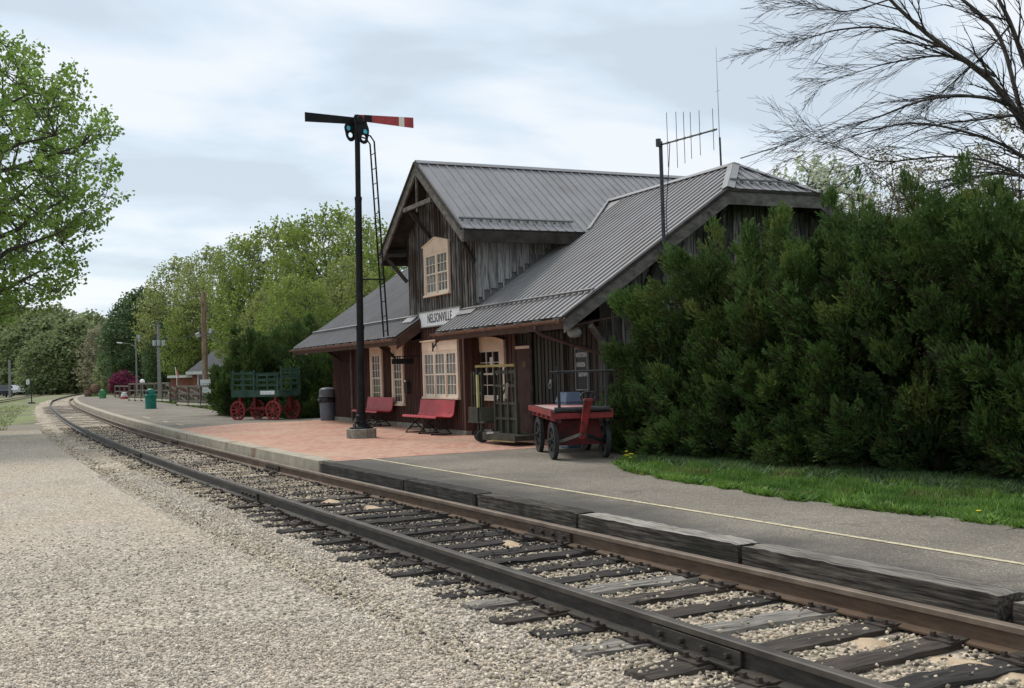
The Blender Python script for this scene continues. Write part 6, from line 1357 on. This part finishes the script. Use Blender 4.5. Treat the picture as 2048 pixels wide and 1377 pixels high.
# brick house
def house(name, label, px, dist, w_, d_, hw, hr, mw, mr, rot=0, eave=.4):
    t = thing(name, label, 'house', bear(px, dist, 0)); v = bear(px, 1); t.rotation_euler = (0, 0, math.atan2(v.y, v.x) - R(90) + rot)
    mb = MB(); mb.box(-w_ / 2, w_ / 2, 0, d_, 0, hw); mb.build('wall', mw, t)
    x0, x1, y0, y1 = -w_ / 2 - eave, w_ / 2 + eave, -eave, d_ + eave; rx0, rx1, ry = -w_ / 4, w_ / 4, d_ / 2
    mb = MB(); mb.add([(x0, y0, hw), (x1, y0, hw), (x1, y1, hw), (x0, y1, hw), (rx0, ry, hw + hr), (rx1, ry, hw + hr)], [(0, 1, 5, 4), (1, 2, 5), (2, 3, 4, 5), (3, 0, 4), (3, 2, 1, 0)]); rf = mb.build('roof', mr, t)
    mb = MB(); mb.box(x0 - .02, x1 + .02, y0 - .04, y0, hw - .22, hw + .02); mb.box(x0 - .04, x0, y0, y1, hw - .22, hw + .02); mb.build('fascia', 'white_paint', t)
    return t, rf
t, rf = house('brick_house', 'red brick house with grey hipped roof behind the rusty pole', 474, 92, 7.2, 8, 2.4, 2.3, 'house_brick', 'shingle', R(-8))
mb = MB(); mb.box(-1.7, -1.1, 2.6, 3.4, 3.2, 4.7); mb.build('chimney', 'house_brick', rf)
for x0, x1 in ((-3.1, -2.3), (2.2, 3.2)): mb = MB(); mb.box(x0 - .1, x1 + .1, -.05, 0, .9, 2.3); f = mb.build('window', 'white_paint', t); mb = MB(); mb.box(x0, x1, -.07, -.05, 1.0, 2.2); mb.build('pane', 'glass', f)
mb = MB(); mb.box(-5.4, -3.6, .4, 4, 0, 1.95); pc = mb.build('porch', 'house_brick', t); mb = MB(); mb.box(-5.6, -3.6, .1, 4.2, 1.95, 2.15); mb.build('porch_roof', 'white_paint', pc)
t = thing('flag', 'small red and white flag on a slanted staff by the brick house', 'flag', bear(352, 91, 0)); mb = MB(); mb.tube([(0, 0, 0), (0, 0, 1.9), (-.6, 0, 2.8)], .03, 5); mb.build('staff', 'white_paint', t); mb = MB(); mb.add([(-.1, 0, 2.4), (-.55, 0, 2.75), (.3, .1, 1.75), (.45, .1, 2.2)], [(0, 2, 3, 1)]); mb.build('cloth', 'signal_red', t)
t = thing('shed', 'small tan shed behind the crossing sign', 'shed', bear(222, 190, 0)); mb = MB(); mb.box(-4, 3, 0, 5, 0, 2.6); mb.build('wall', 'terracotta', t); mb = MB(); mb.prism([(-4.4, -.5, 2.6), (-4.4, 5.5, 2.6), (-4.4, 2.5, 3.8)], (7.8, 0, 0)); mb.build('roof', 'shingle', t)
t = thing('barn', 'dark red gabled barn with pale metal roof at the far left', 'barn', bear(14, 245, 0)); v = bear(14, 1); t.rotation_euler = (0, 0, math.atan2(v.y, v.x) - R(90)); mb = MB(); mb.prism([(-6, 0, 0), (4.6, 0, 0), (4.6, 0, 3.2), (.2, 0, 6.6), (-6, 0, 3.2)], (0, 14, 0)); mb.build('wall', 'barn_red', t); mb = MB(); mb.prism([(-6.3, -.3, 3.1), (.2, -.3, 6.9), (.2, -.3, 7.1), (-6.5, -.3, 3.2)], (0, 14.6, 0)); mb.prism([(.2, -.3, 6.9), (4.9, -.3, 3.1), (5.0, -.3, 3.3), (.2, -.3, 7.1)], (0, 14.6, 0)); mb.build('roof', 'tin_roof', t)
t = thing('barn', 'small dark red shed right of the far left barn', 'barn', bear(42, 235, 0)); mb = MB(); mb.box(-1.6, 1.6, -1, 3, 0, 2.9); mb.build('wall', 'barn_red', t); mb = MB(); mb.prism([(-1.9, -1.3, 2.9), (1.9, -1.3, 2.9), (0, -1.3, 4.)], (0, 4.6, 0)); mb.build('roof', 'shingle', t)
def truck(px, dist, m, label, rz):
    t = thing('pickup_truck', label, 'pickup truck', bear(px, dist, 0), rz)
    mb = MB(); mb.prism([(-2.6, -.9, .5), (2.6, -.9, .5), (2.6, -.9, 1.05), (1.4, -.9, 1.15), (-2.6, -.9, 1.15)], (0, 1.8, 0)); mb.build('body', m, t, bevel=.06)
    mb = MB(); mb.prism([(-.7, -.8, 1.15), (1.3, -.8, 1.15), (.7, -.8, 1.8), (-.5, -.8, 1.8)], (0, 1.6, 0)); cb_ = mb.build('cab', m, t, bevel=.05); mb = MB(); mb.prism([(-.5, -.81, 1.22), (1.05, -.81, 1.22), (.62, -.81, 1.7), (-.4, -.81, 1.7)], (0, 1.62, 0)); mb.build('glass', 'glass', cb_)
    for x in (-1.7, 1.7):
        for y in (-.85, .85): wheel(t, (x, y, .38), (0, 1, 0), .38, .24, 'steel_light', 'rubber', 0, .12, disc=True)
truck(6, 200, 'car_white', 'white pickup truck parked before the red barn', R(20)); truck(3, 180, 'car_dark', 'dark pickup truck cut by the left picture edge', R(10)); truck(30, 215, 'car_white', 'white pickup truck just right of the dark one', R(15))
# siding rails far left
t = thing('siding_track', 'rusty side track joining the main track from the left', 'track', bear(60, 190, 0), world=True)
pa = [bear(-60, 108), bear(0, 132), bear(40, 160), bear(80, 195), bear(125, 235)]
for off in (0, 1.5):
    mb = MB(); q = [p_ + Vector((.35, .93, 0)) * off for p_ in pa]; mb.tube([(p_.x, p_.y, .12) for p_ in q], .07, 4); mb.build('side_rail', 'rail_rust', t)
pa = [bear(60, 118), bear(80, 116), bear(100, 112)]
for o in list(scene.objects):
    if '_world' in o: del o['_world']
    if '_org' in o: del o['_org']
